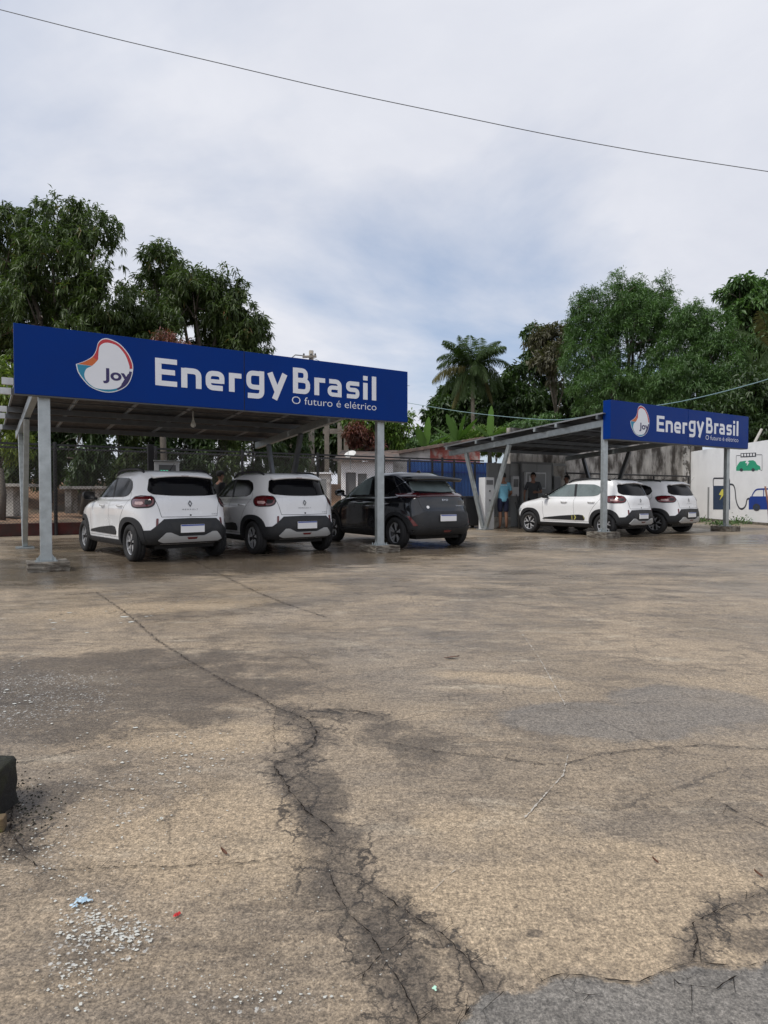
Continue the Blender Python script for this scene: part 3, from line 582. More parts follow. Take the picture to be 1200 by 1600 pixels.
splash('paper_scrap', 'tiny mint green scrap between the cracks in the concrete', 'scrap', M['mint'], 679, 1549, 4, .002, .003, .005, 6)
splash('paint_chip', 'white paint chip lying alone on the tan concrete', 'paint chip', M['paintwhite'], 250, 1284, 7, .005, .003, .007, 7)
def leaf_litter(px, py, L_, an, label):
    c = G(px, py); q = MB(); d = Vector((math.cos(an), math.sin(an), 0)); n = Vector((-d.y, d.x, 0)); rows = []
    for i in range(7):
        t = i/6; wv = math.sin(math.pi*min(1, t*1.05+.02))*L_*.16; p = c+d*L_*(t-.5)
        rows += [p+n*wv+Vector((0, 0, .008+.01*t*t)), p+Vector((0, 0, .006+.008*t*t)), p-n*wv+Vector((0, 0, .011+.01*t*t))]
    q.add(rows, [(3*i+j, 3*i+j+1, 3*i+j+4, 3*i+j+3) for i in range(6) for j in (0, 1)])
    return tag(q.build('dead_leaf', M['deadleaf']), label, 'leaf', 'dead leaves on the concrete')
leaf_litter(350, 1336, .030, 2.5, 'dark curled dead leaf just above the thin crack at the near left')
leaf_litter(706, 1029, .10, .1, 'reddish dead leaf lying flat in the middle of the yard')
leaf_litter(1024, 1350, .018, 2.4, 'small dark dead leaf on the tan concrete at the right')
leaf_litter(1185, 1371, .022, 2.3, 'small dark dead leaf nearest the right edge of the photo')
# mossy stump and brick at the left edge
c = G(-8, 1288); st_ = MB(); rd = random.Random(8); pts = []
for j, z in enumerate([0, .04, .08, .12, .15, .157]):
    for i in range(14):
        t = i/14*2*math.pi; sx = .10*(1 if abs(math.cos(t)) < .8 else .95); r_ = 1+rd.uniform(-.05, .05)-(0.06 if j == 5 else 0)
        X = math.copysign(abs(math.cos(t))**.35, math.cos(t))*.088*r_; Y = math.copysign(abs(math.sin(t))**.35, math.sin(t))*.10*r_; pts.append((X, Y, z))
q = MB(); q.add(pts, [(j*14+i, j*14+(i+1) % 14, (j+1)*14+(i+1) % 14, (j+1)*14+i) for j in range(5) for i in range(14)]+[tuple(70+i for i in range(14))])
o = q.build('post_stump', M['moss'], smooth=True); o.location = (c.x-.098, c.y+.07, 0); tag(o, 'dark mossy square post stump at the left edge of the yard', 'stump')
q = MB(); q.box(-.05, .05, -.02, .02, 0, .045, Matrix.Rotation(.3, 4, 'Z')); o = q.build('brick', M['brick'], bevel=.006); o.location = G(-10, 1292)+Vector((0, -.03, 0)); tag(o, 'broken mossy brick in front of the dark stump', 'brick')
rb = MB(); rd = random.Random(4)
for k in range(260):
    c = G(40+rd.gauss(0, 26), 1262+rd.gauss(0, 26)); r_ = rd.uniform(.0015, .006); n0 = len(rb.v)
    tp = [Vector((math.cos(t)*r_*rd.uniform(.6, 1.2), math.sin(t)*r_*rd.uniform(.6, 1.2), 0))+c for t in (0, 1.5, 3, 4.6)]
    rb.add(tp+[c+Vector((0, 0, r_*.9))], [(0, 1, 4), (1, 2, 4), (2, 3, 4), (3, 0, 4)])
tag(rb.build('rubble', M['moss']), kind='stuff')
make_sign(F1, 6.386, .12, 'large blue sign with white lettering on the nearer carport, above the two white cars')
make_sign(F2, 6.2435, .22, 'smaller looking blue sign on the far right carport, in front of the tall green trees')
# ------------------------------------------------------------ cars (x forward from the rear axle, y left, z up)
def catmull(p0, p1, p2, p3, t): return .5*((2*p1)+(p2-p0)*t+(2*p0-5*p1+4*p2-p3)*t*t+(3*p1-p0-3*p2+p3)*t**3)
def body_mesh(levels, N=96, sub=4):
    rings = []
    th = (np.arange(N)+.5)/N*2*math.pi
    for (xr, xf, wd, zr, zm, zf, n, tr, tf) in levels:
        c, s = np.cos(th), np.sin(th); u = np.sign(c)*np.abs(c)**(2/n); v = np.sign(s)*np.abs(s)**(2/n)
        x = (xr+xf)/2+(xf-xr)/2*u; s01 = (x-xr)/(xf-xr)
        y = wd*v*(1-tr*np.clip(1-s01/.35, 0, 1)**2-tf*np.clip((s01-.6)/.4, 0, 1)**2)
        sm_ = lambda q: q*q*(3-2*q)
        z = zm+(zr-zm)*sm_(np.clip(1-s01/.28, 0, 1))+(zf-zm)*sm_(np.clip((s01-.62)/.38, 0, 1))
        rings.append(np.stack([x, y, z], -1))
    R_ = [rings[0]]
    for i in range(len(rings)-1):
        p0, p1, p2, p3 = rings[max(0, i-1)], rings[i], rings[i+1], rings[min(len(rings)-1, i+2)]
        for q in range(1, sub+1): R_.append(catmull(p0, p1, p2, p3, q/sub))
    V = np.concatenate(R_+[R_[0].mean(0)[None], R_[-1].mean(0)[None]]); m = len(R_)
    F = [(i*N+j, i*N+(j+1) % N, (i+1)*N+(j+1) % N, (i+1)*N+j) for i in range(m-1) for j in range(N)]
    F += [(m*N, (j+1) % N, j) for j in range(N)]+[(m*N+1, (m-1)*N+j, (m-1)*N+(j+1) % N) for j in range(N)]
    return [tuple(p) for p in V.tolist()], F
class Conf:
    """lays outlines on to the body surface"""
    def __init__(s, V, F): s.bvh = BVHTree.FromPolygons([Vector(v) for v in V], F)
    def hit(s, o, d):
        h = s.bvh.ray_cast(o, d, 12)
        if h[0] is None:
            h = s.bvh.find_nearest(o+d*3.0)
        n = h[1]
        if n.dot(d) > 0: n = -n
        return h[0], n
    def mapr(s, kind, a, b):
        if kind == 'L': return Vector((a, 4, b)), Vector((0, -1, 0))
        if kind == 'R': return Vector((a, -4, b)), Vector((0, 1, 0))
        if kind == 'B': return Vector((-4, a, b)), Vector((1, 0, 0))     # rear, a = y
        if kind == 'F': return Vector((7, a, b)), Vector((-1, 0, 0))
        if kind == 'T': return Vector((a, b, 4)), Vector((0, 0, -1))
        if isinstance(kind, float):                                     # rear corner seen from angle kind off the rear axis (towards +y)
            d = Vector((math.cos(kind), -math.sin(kind), 0)); u = Vector((math.sin(kind), math.cos(kind), 0)); return Vector((0, 0, b))-d*5+u*a, d
    def patch(s, mb, kind, pts, off=.004, th=.01, step=.035, rnd=0.):
        q = poly_round(pts, rnd, 4) if rnd else [tuple(p) for p in pts]
        d = []
        for a, b in zip(q, q[1:]+q[:1]):
            n = max(1, int((Vector(b)-Vector(a)).length/.035))
            for i in range(n): d.append((a[0]+(b[0]-a[0])*i/n, a[1]+(b[1]-a[1])*i/n))
        v, f = fill(d, step=step); top, bot = [], []
        for a, b in v:
            p, n = s.hit(*s.mapr(kind, a, b)); top.append(p+n*off); bot.append(p-n*th)
        cnt = {}
        for t in f:
            for i in range(3): e = (t[i], t[(i+1) % 3]); cnt[frozenset(e)] = cnt.get(frozenset(e), []) + [e]
        n = len(v); fs = list(f)
        d0 = s.mapr(kind, 0, 0)[1]
        # orient outward
        if f:
            a, b, c = [top[i] for i in f[0]]
            if (b-a).cross(c-a).dot(d0) > 0: fs = [tuple(reversed(t)) for t in f]
        for k, es in cnt.items():
            if len(es) == 1: a, b = es[0]; fs.append((a, b, b+n, a+n))
        mb.add(top+bot, fs); return mb
    def line(s, mb, kind, pts, wd=.006, off=.0015, rnd=0.):
        q = poly_round(pts, rnd, 4, closed=False) if rnd else pts
        d = [tuple(q[0])]
        for a, b in zip(q, q[1:]):
            n = max(1, int((Vector(b)-Vector(a)).length/.03))
            for i in range(1, n+1): d.append((a[0]+(b[0]-a[0])*i/n, a[1]+(b[1]-a[1])*i/n))
        L_, R_ = ribbon(d, wd); vs = []
        for p in list(L_)+list(R_):
            h, nn = s.hit(*s.mapr(kind, p.x, p.y)); vs.append(h+nn*off)
        n = len(d); mb.add(vs, [(i, n+i, n+i+1, i+1) for i in range(n-1)]); return mb
def mirr(pts): return [(-a, b) for a, b in reversed(pts)]
def lathe(mb, prof, n=40, axis_y=0.):     # profile (r, y)
    o = len(mb.v)
    for r, y in prof:
        for k in range(n): t = 2*math.pi*k/n; mb.v.append((r*math.cos(t), y, r*math.sin(t)))
    for i in range(len(prof)-1):
        for k in range(n): mb.f.append((o+i*n+k, o+(i+1)*n+k, o+(i+1)*n+(k+1) % n, o+i*n+(k+1) % n))
    return mb
def make_wheel(parent, x, y, Rt, Rr, side, style):
    w_ = .19; q = MB(); h = w_/2   # outer side is +y, then mirrored with side
    S = side
    prof = [(Rr, -h*.7), (Rr+.02, -h*.95), (Rt-.05, -h), (Rt-.012, -h*.82), (Rt, -h*.6)]
    for k in (-.3, 0, .3): prof += [(Rt, (k-.13)*w_), (Rt-.008, (k-.11)*w_), (Rt-.008, (k-.07)*w_), (Rt, (k-.05)*w_)]
    prof += [(Rt, h*.6), (Rt-.012, h*.82), (Rt-.05, h), (Rr+.02, h*.95), (Rr, h*.7)]
    lathe(q, [(r, yy*S) for r, yy in prof])
    wh = q.build('wheel', M['tyre'], parent, smooth=True); wh.location = (x, y, Rt)
    d = MB(); lathe(d, [(r, yy*S) for r, yy in [(.001, -.02), (Rr*.5, -.02), (Rr*.95, -.0), (Rr+.002, h*.7), (Rr+.002, -h*.7)]]); d.build('rim_barrel', M['rimdark'], wh, smooth=True)
    s = MB(); yo = h*.62
    for k in range(5):
        a = 2*math.pi*k/5+.3
        if style == 0:
            P = [(Rr*.2, -.13), (Rr*.62, -.20), (Rr*.97, -.36), (Rr*.97, -.16), (Rr*.66, -.03), (Rr*.66, .14), (Rr*.97, .30), (Rr*.97, .42), (Rr*.55, .30), (Rr*.2, .13)]
        else:
            P = [(Rr*.2, -.25), (Rr*.5, -.16), (Rr*.97, -.2), (Rr*.97, .02), (Rr*.6, .05), (Rr*.97, .26), (Rr*.97, .36), (Rr*.5, .22), (Rr*.2, .25)]
        v, f = fill([(r*math.cos(a+t), r*math.sin(a+t)) for r, t in P])
        n = len(v); vs = [(b[0], S*(yo-.012), b[1]) for b in v]+[(b[0], S*(yo-.035), b[1]) for b in v]
        cnt = {}
        for t in f:
            for i in range(3): e = (t[i], t[(i+1) % 3]); cnt.setdefault(frozenset(e), []).append(e)
        s.add(vs, f+[(e[0][0], e[0][1], e[0][1]+n, e[0][0]+n) for e in cnt.values() if len(e) == 1])
    lathe(s, [(r, yy*S) for r, yy in [(Rr*.96, yo-.03), (Rr*.96, yo-.005), (Rr+.004, yo), (Rr+.006, yo-.03)]])
    s.build('rim', M['rim'], wh)
    c = MB(); lathe(c, [(r, yy*S) for r, yy in [(.001, yo-.004), (Rr*.16, yo-.004), (Rr*.22, yo-.012), (Rr*.22, yo-.04)]], 20); c.build('hub_cap', M['rimdark'], wh)
    return wh
def cut_arches(o, xs, r, zc, y0=.52):
    bm = bmesh.new()
    for x in xs:
        for s in (1, -1):
            g = bmesh.ops.create_cone(bm, cap_ends=True, segments=48, radius1=r, radius2=r, depth=.6)['verts']
            bmesh.ops.rotate(bm, verts=g, cent=(0, 0, 0), matrix=Matrix.Rotation(math.pi/2, 3, 'X')); bmesh.ops.translate(bm, verts=g, vec=(x, s*(y0+.3), zc))
    me = bpy.data.meshes.new('c'); bm.to_mesh(me); bm.free(); me.materials.append(M['under']); c = bpy.data.objects.new('c', me); col.objects.link(c); c.parent = o.parent
    md = o.modifiers.new('b', 'BOOLEAN'); md.object = c; md.operation = 'DIFFERENCE'; md.solver = 'MANIFOLD'
    bpy.context.view_layer.update(); dg = bpy.context.evaluated_depsgraph_get(); me2 = bpy.data.meshes.new_from_object(o.evaluated_get(dg)); o.modifiers.clear(); o.data = me2; bpy.data.objects.remove(c)
    me2.polygons.foreach_set('use_smooth', [True]*len(me2.polygons))
    if M['under'].name not in [k.name for k in me2.materials if k]: me2.materials.append(M['under'])
    ui = [k.name if k else '' for k in me2.materials].index(M['under'].name)
    for p in me2.polygons:
        c_ = p.center
        if any(math.hypot(c_.x-x, c_.z-zc) < r+.001 for x in xs) and abs(c_.y) > y0-.02 and (abs(p.normal.y) < .35 or abs(c_.y) < y0+.02): p.material_index = ui
    bm = bmesh.new(); bm.from_mesh(me2)
    for e in bm.edges:
        if len(e.link_faces) == 2 and (e.calc_face_angle(0) > .7 or e.link_faces[0].material_index != e.link_faces[1].material_index): e.smooth = False
    bm.to_mesh(me2); bm.free()
def arch_poly(cx, cz, r0, r1, zmin, n=26, sq=2.6):
    a0 = math.asin((zmin-cz)/r1); A = np.linspace(a0, math.pi-a0, n)
    f = lambda r, t: (cx+math.copysign(abs(math.cos(t))**(2/sq), math.cos(t))*r, cz+math.copysign(abs(math.sin(t))**(2/sq), math.sin(t))*r)
    outer = [f(r1, t) for t in A]; a1 = math.asin((zmin-cz)/r0); B = np.linspace(math.pi-a1, a1, n)
    return outer+[(cx+math.cos(t)*r0, cz+math.sin(t)*r0) for t in B]
def text_patch(cf, kind, s, wd, ca, cb, off=.012, h=None, sgn=1):
    v, f = text_mesh(s, wd, -wd/2, 0, 0, cap=h); q = MB(); vs = []
    for x, _, z in v:
        p, n = cf.hit(*cf.mapr(kind, ca+sgn*x, cb+z)); vs.append(p+n*off)
    q.add(vs, f); return q
def make_white_car(label, loc, rz, decal=False):
    t = tag(empty('parked_car', loc, rz), label, 'car', 'white hatchbacks parked under the carports')
    LV = [(-.42, 2.92, .58, .27, .22, .26, 6, .04, .1), (-.53, 2.99, .73, .29, .23, .28, 6, .03, .1), (-.60, 3.04, .785, .37, .32, .38, 5.5, .02, .1), (-.625, 3.07, .80, .50, .48, .52, 5.2, .02, .1), (-.60, 3.06, .805, .63, .64, .66, 5.2, .02, .12),
          (-.565, 3.02, .81, .78, .78, .76, 5.2, .02, .12), (-.55, 2.95, .80, .92, .89, .83, 5, .03, .13), (-.525, 2.84, .765, 1.01, .965, .885, 4.8, .04, .13), (-.49, 2.20, .725, 1.07, 1.01, 1.03, 4.4, .05, .05),
          (-.405, 1.78, .675, 1.24, 1.21, 1.23, 4.4, .05, .06), (-.30, 1.42, .62, 1.385, 1.385, 1.385, 4.4, .06, .06), (-.23, 1.22, .555, 1.445, 1.455, 1.44, 4.4, .07, .1), (.1, .95, .38, 1.475, 1.485, 1.475, 3.6, 0, 0)]
    V, F = body_mesh(LV); cf = Conf(V, F)
    bo = MB(); bo.add(V, F); body = bo.build('body', M['carwhite'], t, smooth=True); cut_arches(body, (0, 2.423), .345, .30)
    # glass
    def part(name, m, items, parent=t, off=.004, th=.01, step=.035, rnd=0., smooth=True):
        q = MB()
        for kind, pts in items: cf.patch(q, kind, pts, off, th, step, rnd)
        return q.build(name, M[m], parent)
    part('rear_window', 'glass', [('B', [(-.585, 1.13), (-.53, 1.335), (-.30, 1.365), (0, 1.375), (.30, 1.365), (.53, 1.335), (.585, 1.13), (.54, 1.075), (.30, 1.055), (0, 1.05), (-.30, 1.055), (-.54, 1.075)])], off=.009, rnd=.04)
    fw = [(1.86, 1.03), (1.50, 1.265), (1.30, 1.345), (.965, 1.365), (.93, 1.03)]; rw = [(.86, 1.03), (.885, 1.362), (.36, 1.345), (.19, 1.29), (.12, 1.17), (.20, 1.075), (.34, 1.04)]
    for k in 'LR':
        part('side_window', 'glassgrey' if decal else 'glass', [(k, fw)], off=.009, rnd=.03); part('side_window', 'glassgrey' if decal else 'glass', [(k, rw)], off=.009, rnd=.04)
        part('pillar_trim', 'clad', [(k, [(.93, 1.03), (.965, 1.365), (.885, 1.362), (.86, 1.03)])], off=.0115)
    part('windshield', 'glass', [('F', [(-.66, 1.06), (.66, 1.06), (.58, 1.36), (-.58, 1.36)])], off=.009, rnd=.05)
    # tail lamps wrap round the corner
    for sg in (1, -1):
        ang = .62*sg
        base = [(.325, .965), (.37, 1.03), (.56, 1.045), (.70, 1.025), (.735, .97), (.70, .885), (.60, .872), (.40, .885), (.345, .91)]
        # a measured across the view direction; corner point lies near a = y*cos + 0.5*sin
        def lp(pts): return [(sg*(a+.0), b) for a, b in pts] if sg > 0 else mirr([(a, b) for a, b in pts])
        la = part('tail_lamp', 'lampred', [(ang, lp([(a-.155+.0, b) for a, b in base]))], off=.014, th=.03, rnd=.035)
        part('lamp_lens', 'lamplens', [(ang, lp([(.34, .925), (.36, .955), (.50, .955), (.50, .915), (.38, .905)]))], la, off=.019, th=.005, rnd=.004)
        part('lamp_lens', 'clad', [(ang, lp([(.20, .975), (.32, .985), (.32, .91), (.22, .92)]))], la, off=.0185, th=.005, rnd=.02)
        part('lamp_bezel', 'clad', [(ang, lp([(.150, .975), (.205, 1.045), (.42, 1.062), (.565, 1.04), (.61, .97), (.565, .872), (.46, .855), (.24, .865), (.17, .90)]))], la, off=.008, th=.02, rnd=.04)
        # reflector slots in the bumper corners
        rr = [(.10, .55), (.10, .69), (.118, .70), (.135, .69), (.135, .54)]
        part('reflector', 'lampred', [(.62*sg, rr if sg > 0 else mirr(rr))], off=.010, th=.02, rnd=.008)
    b0 = [(-.44, .685), (0, .695), (.44, .685), (.62, .515), (.70, .507), (.70, .30), (-.70, .30), (-.70, .507), (-.62, .515)]
    bum = part('rear_bumper', 'clad', [('B', b0), ('L', [(-.575, .505), (-.36, .505), (-.335, .29), (-.50, .29)]), ('R', [(-.575, .505), (-.36, .505), (-.335, .29), (-.50, .29)]), (.8, [(-.12, .505), (.10, .505), (.10, .30), (-.12, .30)]), (-.8, [(-.10, .505), (.12, .505), (.12, .30), (-.10, .30)])], off=.014, th=.01)
    sp = part('skid_plate', 'skid', [('B', [(-.53, .36), (-.42, .475), (-.35, .475), (-.21, .415), (.21, .415), (.35, .475), (.42, .475), (.53, .36), (.46, .33), (-.46, .33)])], off=.034, th=.01, rnd=.012)
    part('fog_lamp', 'lampred', [('B', [(-.09, .40), (.09, .40), (.07, .37), (-.07, .37)])], sp, off=.038, th=.004)
    part('plate_recess', 'dark', [('B', [(-.36, .63), (.36, .63), (.30, .505), (-.30, .505)])], off=.017, th=.0, rnd=.02)
    q = MB(); q.box(-.66, -.645, -.20, .20, .465, .595); pl = q.build('number_plate', M['plate'], t, bevel=.004)
    q = MB(); q.box(-.6625, -.6605, -.195, .195, .572, .592); q.build('plate_band', M['plateblue'], pl)
    # seams and badges
    q = MB()
    cf.line(q, 'B', [(-.50, .86), (-.47, .72), (0, .715), (.47, .72), (.50, .86)], .007, .002)
    cf.line(q, 'B', [(-.56, 1.06), (-.50, .86)], .006, .002); cf.line(q, 'B', [(.56, 1.06), (.50, .86)], .006, .002)
    q.build('tailgate_seam', M['dark'], t)
    for k in 'LR':
        q = MB()
        cf.line(q, k, [(1.93, 1.02), (1.92, .60), (1.86, .36)], .006, .002, .1); cf.line(q, k, [(.90, 1.02), (.89, .60), (.84, .36)], .006, .002, .1); cf.line(q, k, [(.14, 1.12), (.10, .98), (.26, .80), (.40, .62), (.44, .36)], .006, .002, .12)
        cf.line(q, k, [(1.95, .37), (.40, .37)], .006, .002)
        q.build('door_seam', M['dark'], t)
    em = MB()
    L_ = [(0, .972), (.027, .927), (0, .882), (-.027, .927), (0, .972)]
    cf.line(em, 'B', L_, .014, .010); em.build('emblem', M['grey'], t)
    text_patch(cf, 'B', 'R E N A U L T', .26, 0, .825, .008, .022, -1).build('badge', M['grey'], t)
    text_patch(cf, 'B', 'E-TECH', .10, -.42, .745, .008, .020, -1).build('badge', M['grey'], t)
    part('lock_button', 'clad', [('B', [(-.014, .755), (.014, .755), (.014, .73), (-.014, .73)])], off=.006, rnd=.006)
    # cladding
    for k, sg in (('L', 1), ('R', -1)):
        for xc, nm in ((0, 'wheel_arch'), (2.423, 'wheel_arch')): part(nm, 'clad', [(k, arch_poly(xc, .30, .338, .415, .27))], off=.02, th=.03)
        part('sill', 'clad', [(k, [(.36, .33), (2.06, .33), (2.06, .235), (.36, .235)])], off=.014, th=.02)
        dt = part('door_trim', 'clad', [(k, [(1.93, .415), (1.86, .455), (1.30, .515), (.74, .555), (.60, .54), (.54, .46), (.57, .405)])], off=.012, th=.01, rnd=.02)
        if decal and k == 'L':
            q = MB(); cf.line(q, k, [(.93, .41), (.935, .53)], .02, .014); cf.line(q, k, [(.86, .42), (.82, .48), (.86, .54)], .03, .014); cf.line(q, k, [(.55, .44), (.59, .535)], .012, .014); q.build('trim_decal', M['yellow'], dt)
        for x in (1.20, .36):
            q = MB(); p, n = cf.hit(*cf.mapr(k, x, .885)); q.tube([p+Vector((-.10, 0, 0))-n*.01, p+Vector((-.085, 0, 0))+n*.03, p+n*.036, p+Vector((.085, 0, 0))+n*.03, p+Vector((.10, 0, 0))-n*.01], .014, 8)
            hd = q.build('door_handle', M['carwhite'], t, smooth=True)
        q = MB(); lx = [(1.80, .72, 1.00), (1.79, .82, 1.02)]; q.tube([(a, sg*b, c) for a, b, c in lx], .025, 8)
        pts = [(0, .0), (.05, .035), (.11, .06), (.13, .06)]
        for (xx, rs) in ((1.86, .35), (1.83, .85), (1.78, 1), (1.75, .95)): pass
        n0 = len(q.v); prof = [(1.87, .2), (1.855, .75), (1.82, .97), (1.76, 1.), (1.745, .93)]
        for (xx, k_) in prof:
            for i in range(16):
                a = 2*math.pi*i/16; q.v.append((xx, sg*(.87+.10*k_*math.copysign(abs(math.cos(a))**.6, math.cos(a))), 1.06+.075*k_*math.copysign(abs(math.sin(a))**.6, math.sin(a))))
        for j in range(len(prof)-1):
            for i in range(16): q.f.append((n0+j*16+i, n0+j*16+(i+1) % 16, n0+(j+1)*16+(i+1) % 16, n0+(j+1)*16+i))
        q.f.append(tuple(n0+i for i in range(16))); q.f.append(tuple(n0+(len(prof)-1)*16+i for i in reversed(range(16))))
        q.build('wing_mirror', M['clad'], t, smooth=True)
        # roof rail
        q = MB(); y = .545*sg
        q.tube([(-.05, y, 1.43), (.03, y, 1.465), (.18, y, 1.490), (.6, y, 1.505), (1.0, y, 1.490), (1.13, y, 1.46), (1.22, y, 1.40)], [.014, .024, .022, .020, .022, .024, .014], 8); q.build('roof_rail', M['clad'], t, smooth=True)
        for xc in (0, 2.423): make_wheel(t, xc, sg*.70, .300, .195, sg, 0)
    # spoiler lip over the rear window
    q = MB(); ys = np.linspace(-.5, .5, 17); top, bot, edge = [], [], []
    prof = lambda y: (-.335-.035*(1-(y/.5)**2), 1.392-.035*(y/.5)**2)
    for y in ys:
        h, n = cf.hit(Vector((-.10, y, 4)), Vector((0, 0, -1))); ex, ez = prof(y); top.append((h.x, y, h.z+.003)); edge.append((ex, y, ez+.006)); bot.append((ex+.015, y, ez-.025))
    inn = []
    for y in ys: inn.append((-.24, y, 1.365-.02*(y/.5)**2))
    vs = top+edge+bot+inn; n = 17
    q.add(vs, [(r*n+i, r*n+i+1, (r+1)*n+i+1, (r+1)*n+i) for r in range(3) for i in range(n-1)]+[(0, n, 2*n, 3*n), (n-1, 4*n-1, 3*n-1, 2*n-1)])
    spo = q.build('spoiler', M['carwhite'], t, smooth=True)
    q = MB(); q.box(-.376, -.366, -.06, .06, 1.376, 1.384); q.build('brake_light', M['lampred'], spo)
    q = MB(); q.tube([(.25, 0, 1.47), (.22, 0, 1.50), (.05, 0, 1.60)], [.016, .007, .003], 8); q.build('antenna', M['clad'], t)
    # underside, exhaust-free axle and front end
    q = MB(); q.box(-.35, 2.8, -.5, .5, .20, .30); q.tube([(0, -.62, .29), (0, .62, .29)], .035, 8); q.tube([(2.423, -.62, .29), (2.423, .62, .29)], .035, 8); q.build('underbody', M['under'], t)
    part('front_bumper', 'clad', [('F', [(-.62, .50), (.62, .50), (.70, .30), (-.70, .30)])], off=.015, rnd=.04)
    part('grille', 'clad', [('F', [(-.60, .80), (.60, .80), (.56, .72), (-.56, .72)])], off=.01, rnd=.02)
    for sg in (1, -1):
        hl = [(.40, .60), (.66, .62), (.66, .70), (.42, .70)]; part('headlight', 'headl', [('F', hl if sg > 0 else mirr(hl))], off=.012, rnd=.02)
    return t
def make_black_car(label, loc, rz):
    t = tag(empty('parked_car', loc, rz), label, 'car')
    wb = 2.50
    LV = [(-.42, 3.02, .62, .27, .20, .24, 6, .04, .1), (-.55, 3.12, .77, .30, .21, .26, 6, .03, .12), (-.63, 3.20, .84, .39, .31, .36, 5.2, .03, .14), (-.65, 3.23, .855, .53, .50, .50, 5, .03, .15), (-.625, 3.21, .86, .68, .68, .64, 5, .03, .16),
          (-.575, 3.14, .865, .84, .82, .76, 4.8, .05, .17), (-.565, 3.02, .85, .97, .93, .84, 4.6, .06, .18), (-.54, 2.86, .815, 1.05, 1.0, .92, 4.4, .08, .15), (-.45, 2.50, .765, 1.11, 1.05, 1.01, 4.2, .10, .04),
          (-.25, 2.02, .705, 1.26, 1.25, 1.25, 4.2, .14, .04), (-.04, 1.58, .64, 1.40, 1.44, 1.44, 4.2, .16, .06), (.10, 1.30, .56, 1.475, 1.52, 1.51, 4.2, .14, .1), (.2, 1.0, .38, 1.53, 1.55, 1.54, 3.6, 0, 0)]
    V, F = body_mesh(LV); cf = Conf(V, F)
    bo = MB(); bo.add(V, F); body = bo.build('body', M['carblack'], t, smooth=True); cut_arches(body, (0, wb), .36, .315)
    def part(name, m, items, parent=t, off=.004, th=.01, step=.035, rnd=0.):
        q = MB()
        for kind, pts in items: cf.patch(q, kind, pts, off, th, step, rnd)
        return q.build(name, M[m], parent)
    part('rear_window', 'glassgrey', [('B', [(-.56, 1.15), (-.50, 1.34), (0, 1.37), (.50, 1.34), (.56, 1.15), (0, 1.125)])], off=.009, rnd=.05)
    part('light_bar', 'lightbar', [('B', [(-.60, 1.085), (0, 1.10), (.60, 1.085), (.60, 1.03), (0, 1.04), (-.60, 1.03)])], off=.016, th=.02)
    for sg in (1, -1):
        lp = lambda pts: [(sg*a, b) for a, b in pts] if sg > 0 else mirr(pts)
        la = part('tail_lamp', 'lightbar', [(.62*sg, lp([(.17, 1.10), (.52, 1.10), (.66, 1.09), (.60, 1.02), (.17, 1.015)]))], off=.018, th=.03, rnd=.015)
        part('lamp_lens', 'lampred', [(.62*sg, lp([(.22, 1.075), (.60, 1.075), (.60, 1.062), (.22, 1.062)]))], la, off=.023, th=.003)
        rr = [(.64, .47), (.73, .65), (.755, .66), (.69, .46)]; part('reflector', 'lampred', [('B', rr if sg > 0 else mirr(rr))], off=.022, th=.02)
    part('rear_bumper', 'clad', [('B', [(-.76, .62), (-.55, .73), (.55, .73), (.76, .62), (.76, .42), (.60, .34), (-.60, .34), (-.76, .42)])], off=.013, th=.01, rnd=.05)
    part('diffuser', 'clad', [('B', [(-.62, .50), (-.40, .42), (.40, .42), (.62, .50), (.70, .30), (-.70, .30)])], off=.03, th=.01, rnd=.03)
    part('fog_lamp', 'lampred', [('B', [(-.10, .385), (.10, .385), (.07, .35), (-.07, .35)])], off=.038, th=.004)
    q = MB(); q.box(-.70, -.685, -.20, .20, .55, .68); pl = q.build('number_plate', M['plate'], t, bevel=.004)
    q = MB(); q.box(-.7025, -.7005, -.195, .195, .657, .677); q.build('plate_band', M['plateblue'], pl)
    q = MB(); cf.line(q, 'B', [(-.60, 1.02), (-.56, .86), (-.50, .745), (.50, .745), (.56, .86), (.60, 1.02)], .008, .002)
    q.build('tailgate_seam', M['dark'], t)
    for k in 'LR':
        q = MB()
        cf.line(q, k, [(2.05, 1.02), (2.08, .60), (2.0, .36)], .006, .002, .1); cf.line(q, k, [(1.02, 1.06), (1.02, .60), (.98, .36)], .006, .002, .1); cf.line(q, k, [(.12, 1.12), (.18, .90), (.42, .62), (.46, .36)], .006, .002, .12)
        q.build('door_seam', M['dark'], t)
    text_patch(cf, 'B', 'BYD', .15, 0, .955, .012, .034, -1).build('badge', M['chrome'], t)
    text_patch(cf, 'B', 'DOLPHIN', .16, -.36, .845, .008, .018, -1).build('badge', M['chrome'], t)
    part('sticker', 'plate', [('B', [(.42+.03*math.cos(a), .83+.03*math.sin(a)) for a in np.linspace(0, 6.28, 15)[:-1]])], off=.006, th=.004)
    fw = [(2.20, 1.08), (1.72, 1.34), (1.45, 1.42), (1.08, 1.43), (1.05, 1.07)]; rw = [(.97, 1.07), (1.0, 1.43), (.45, 1.40), (.22, 1.30), (.14, 1.22), (.34, 1.10)]
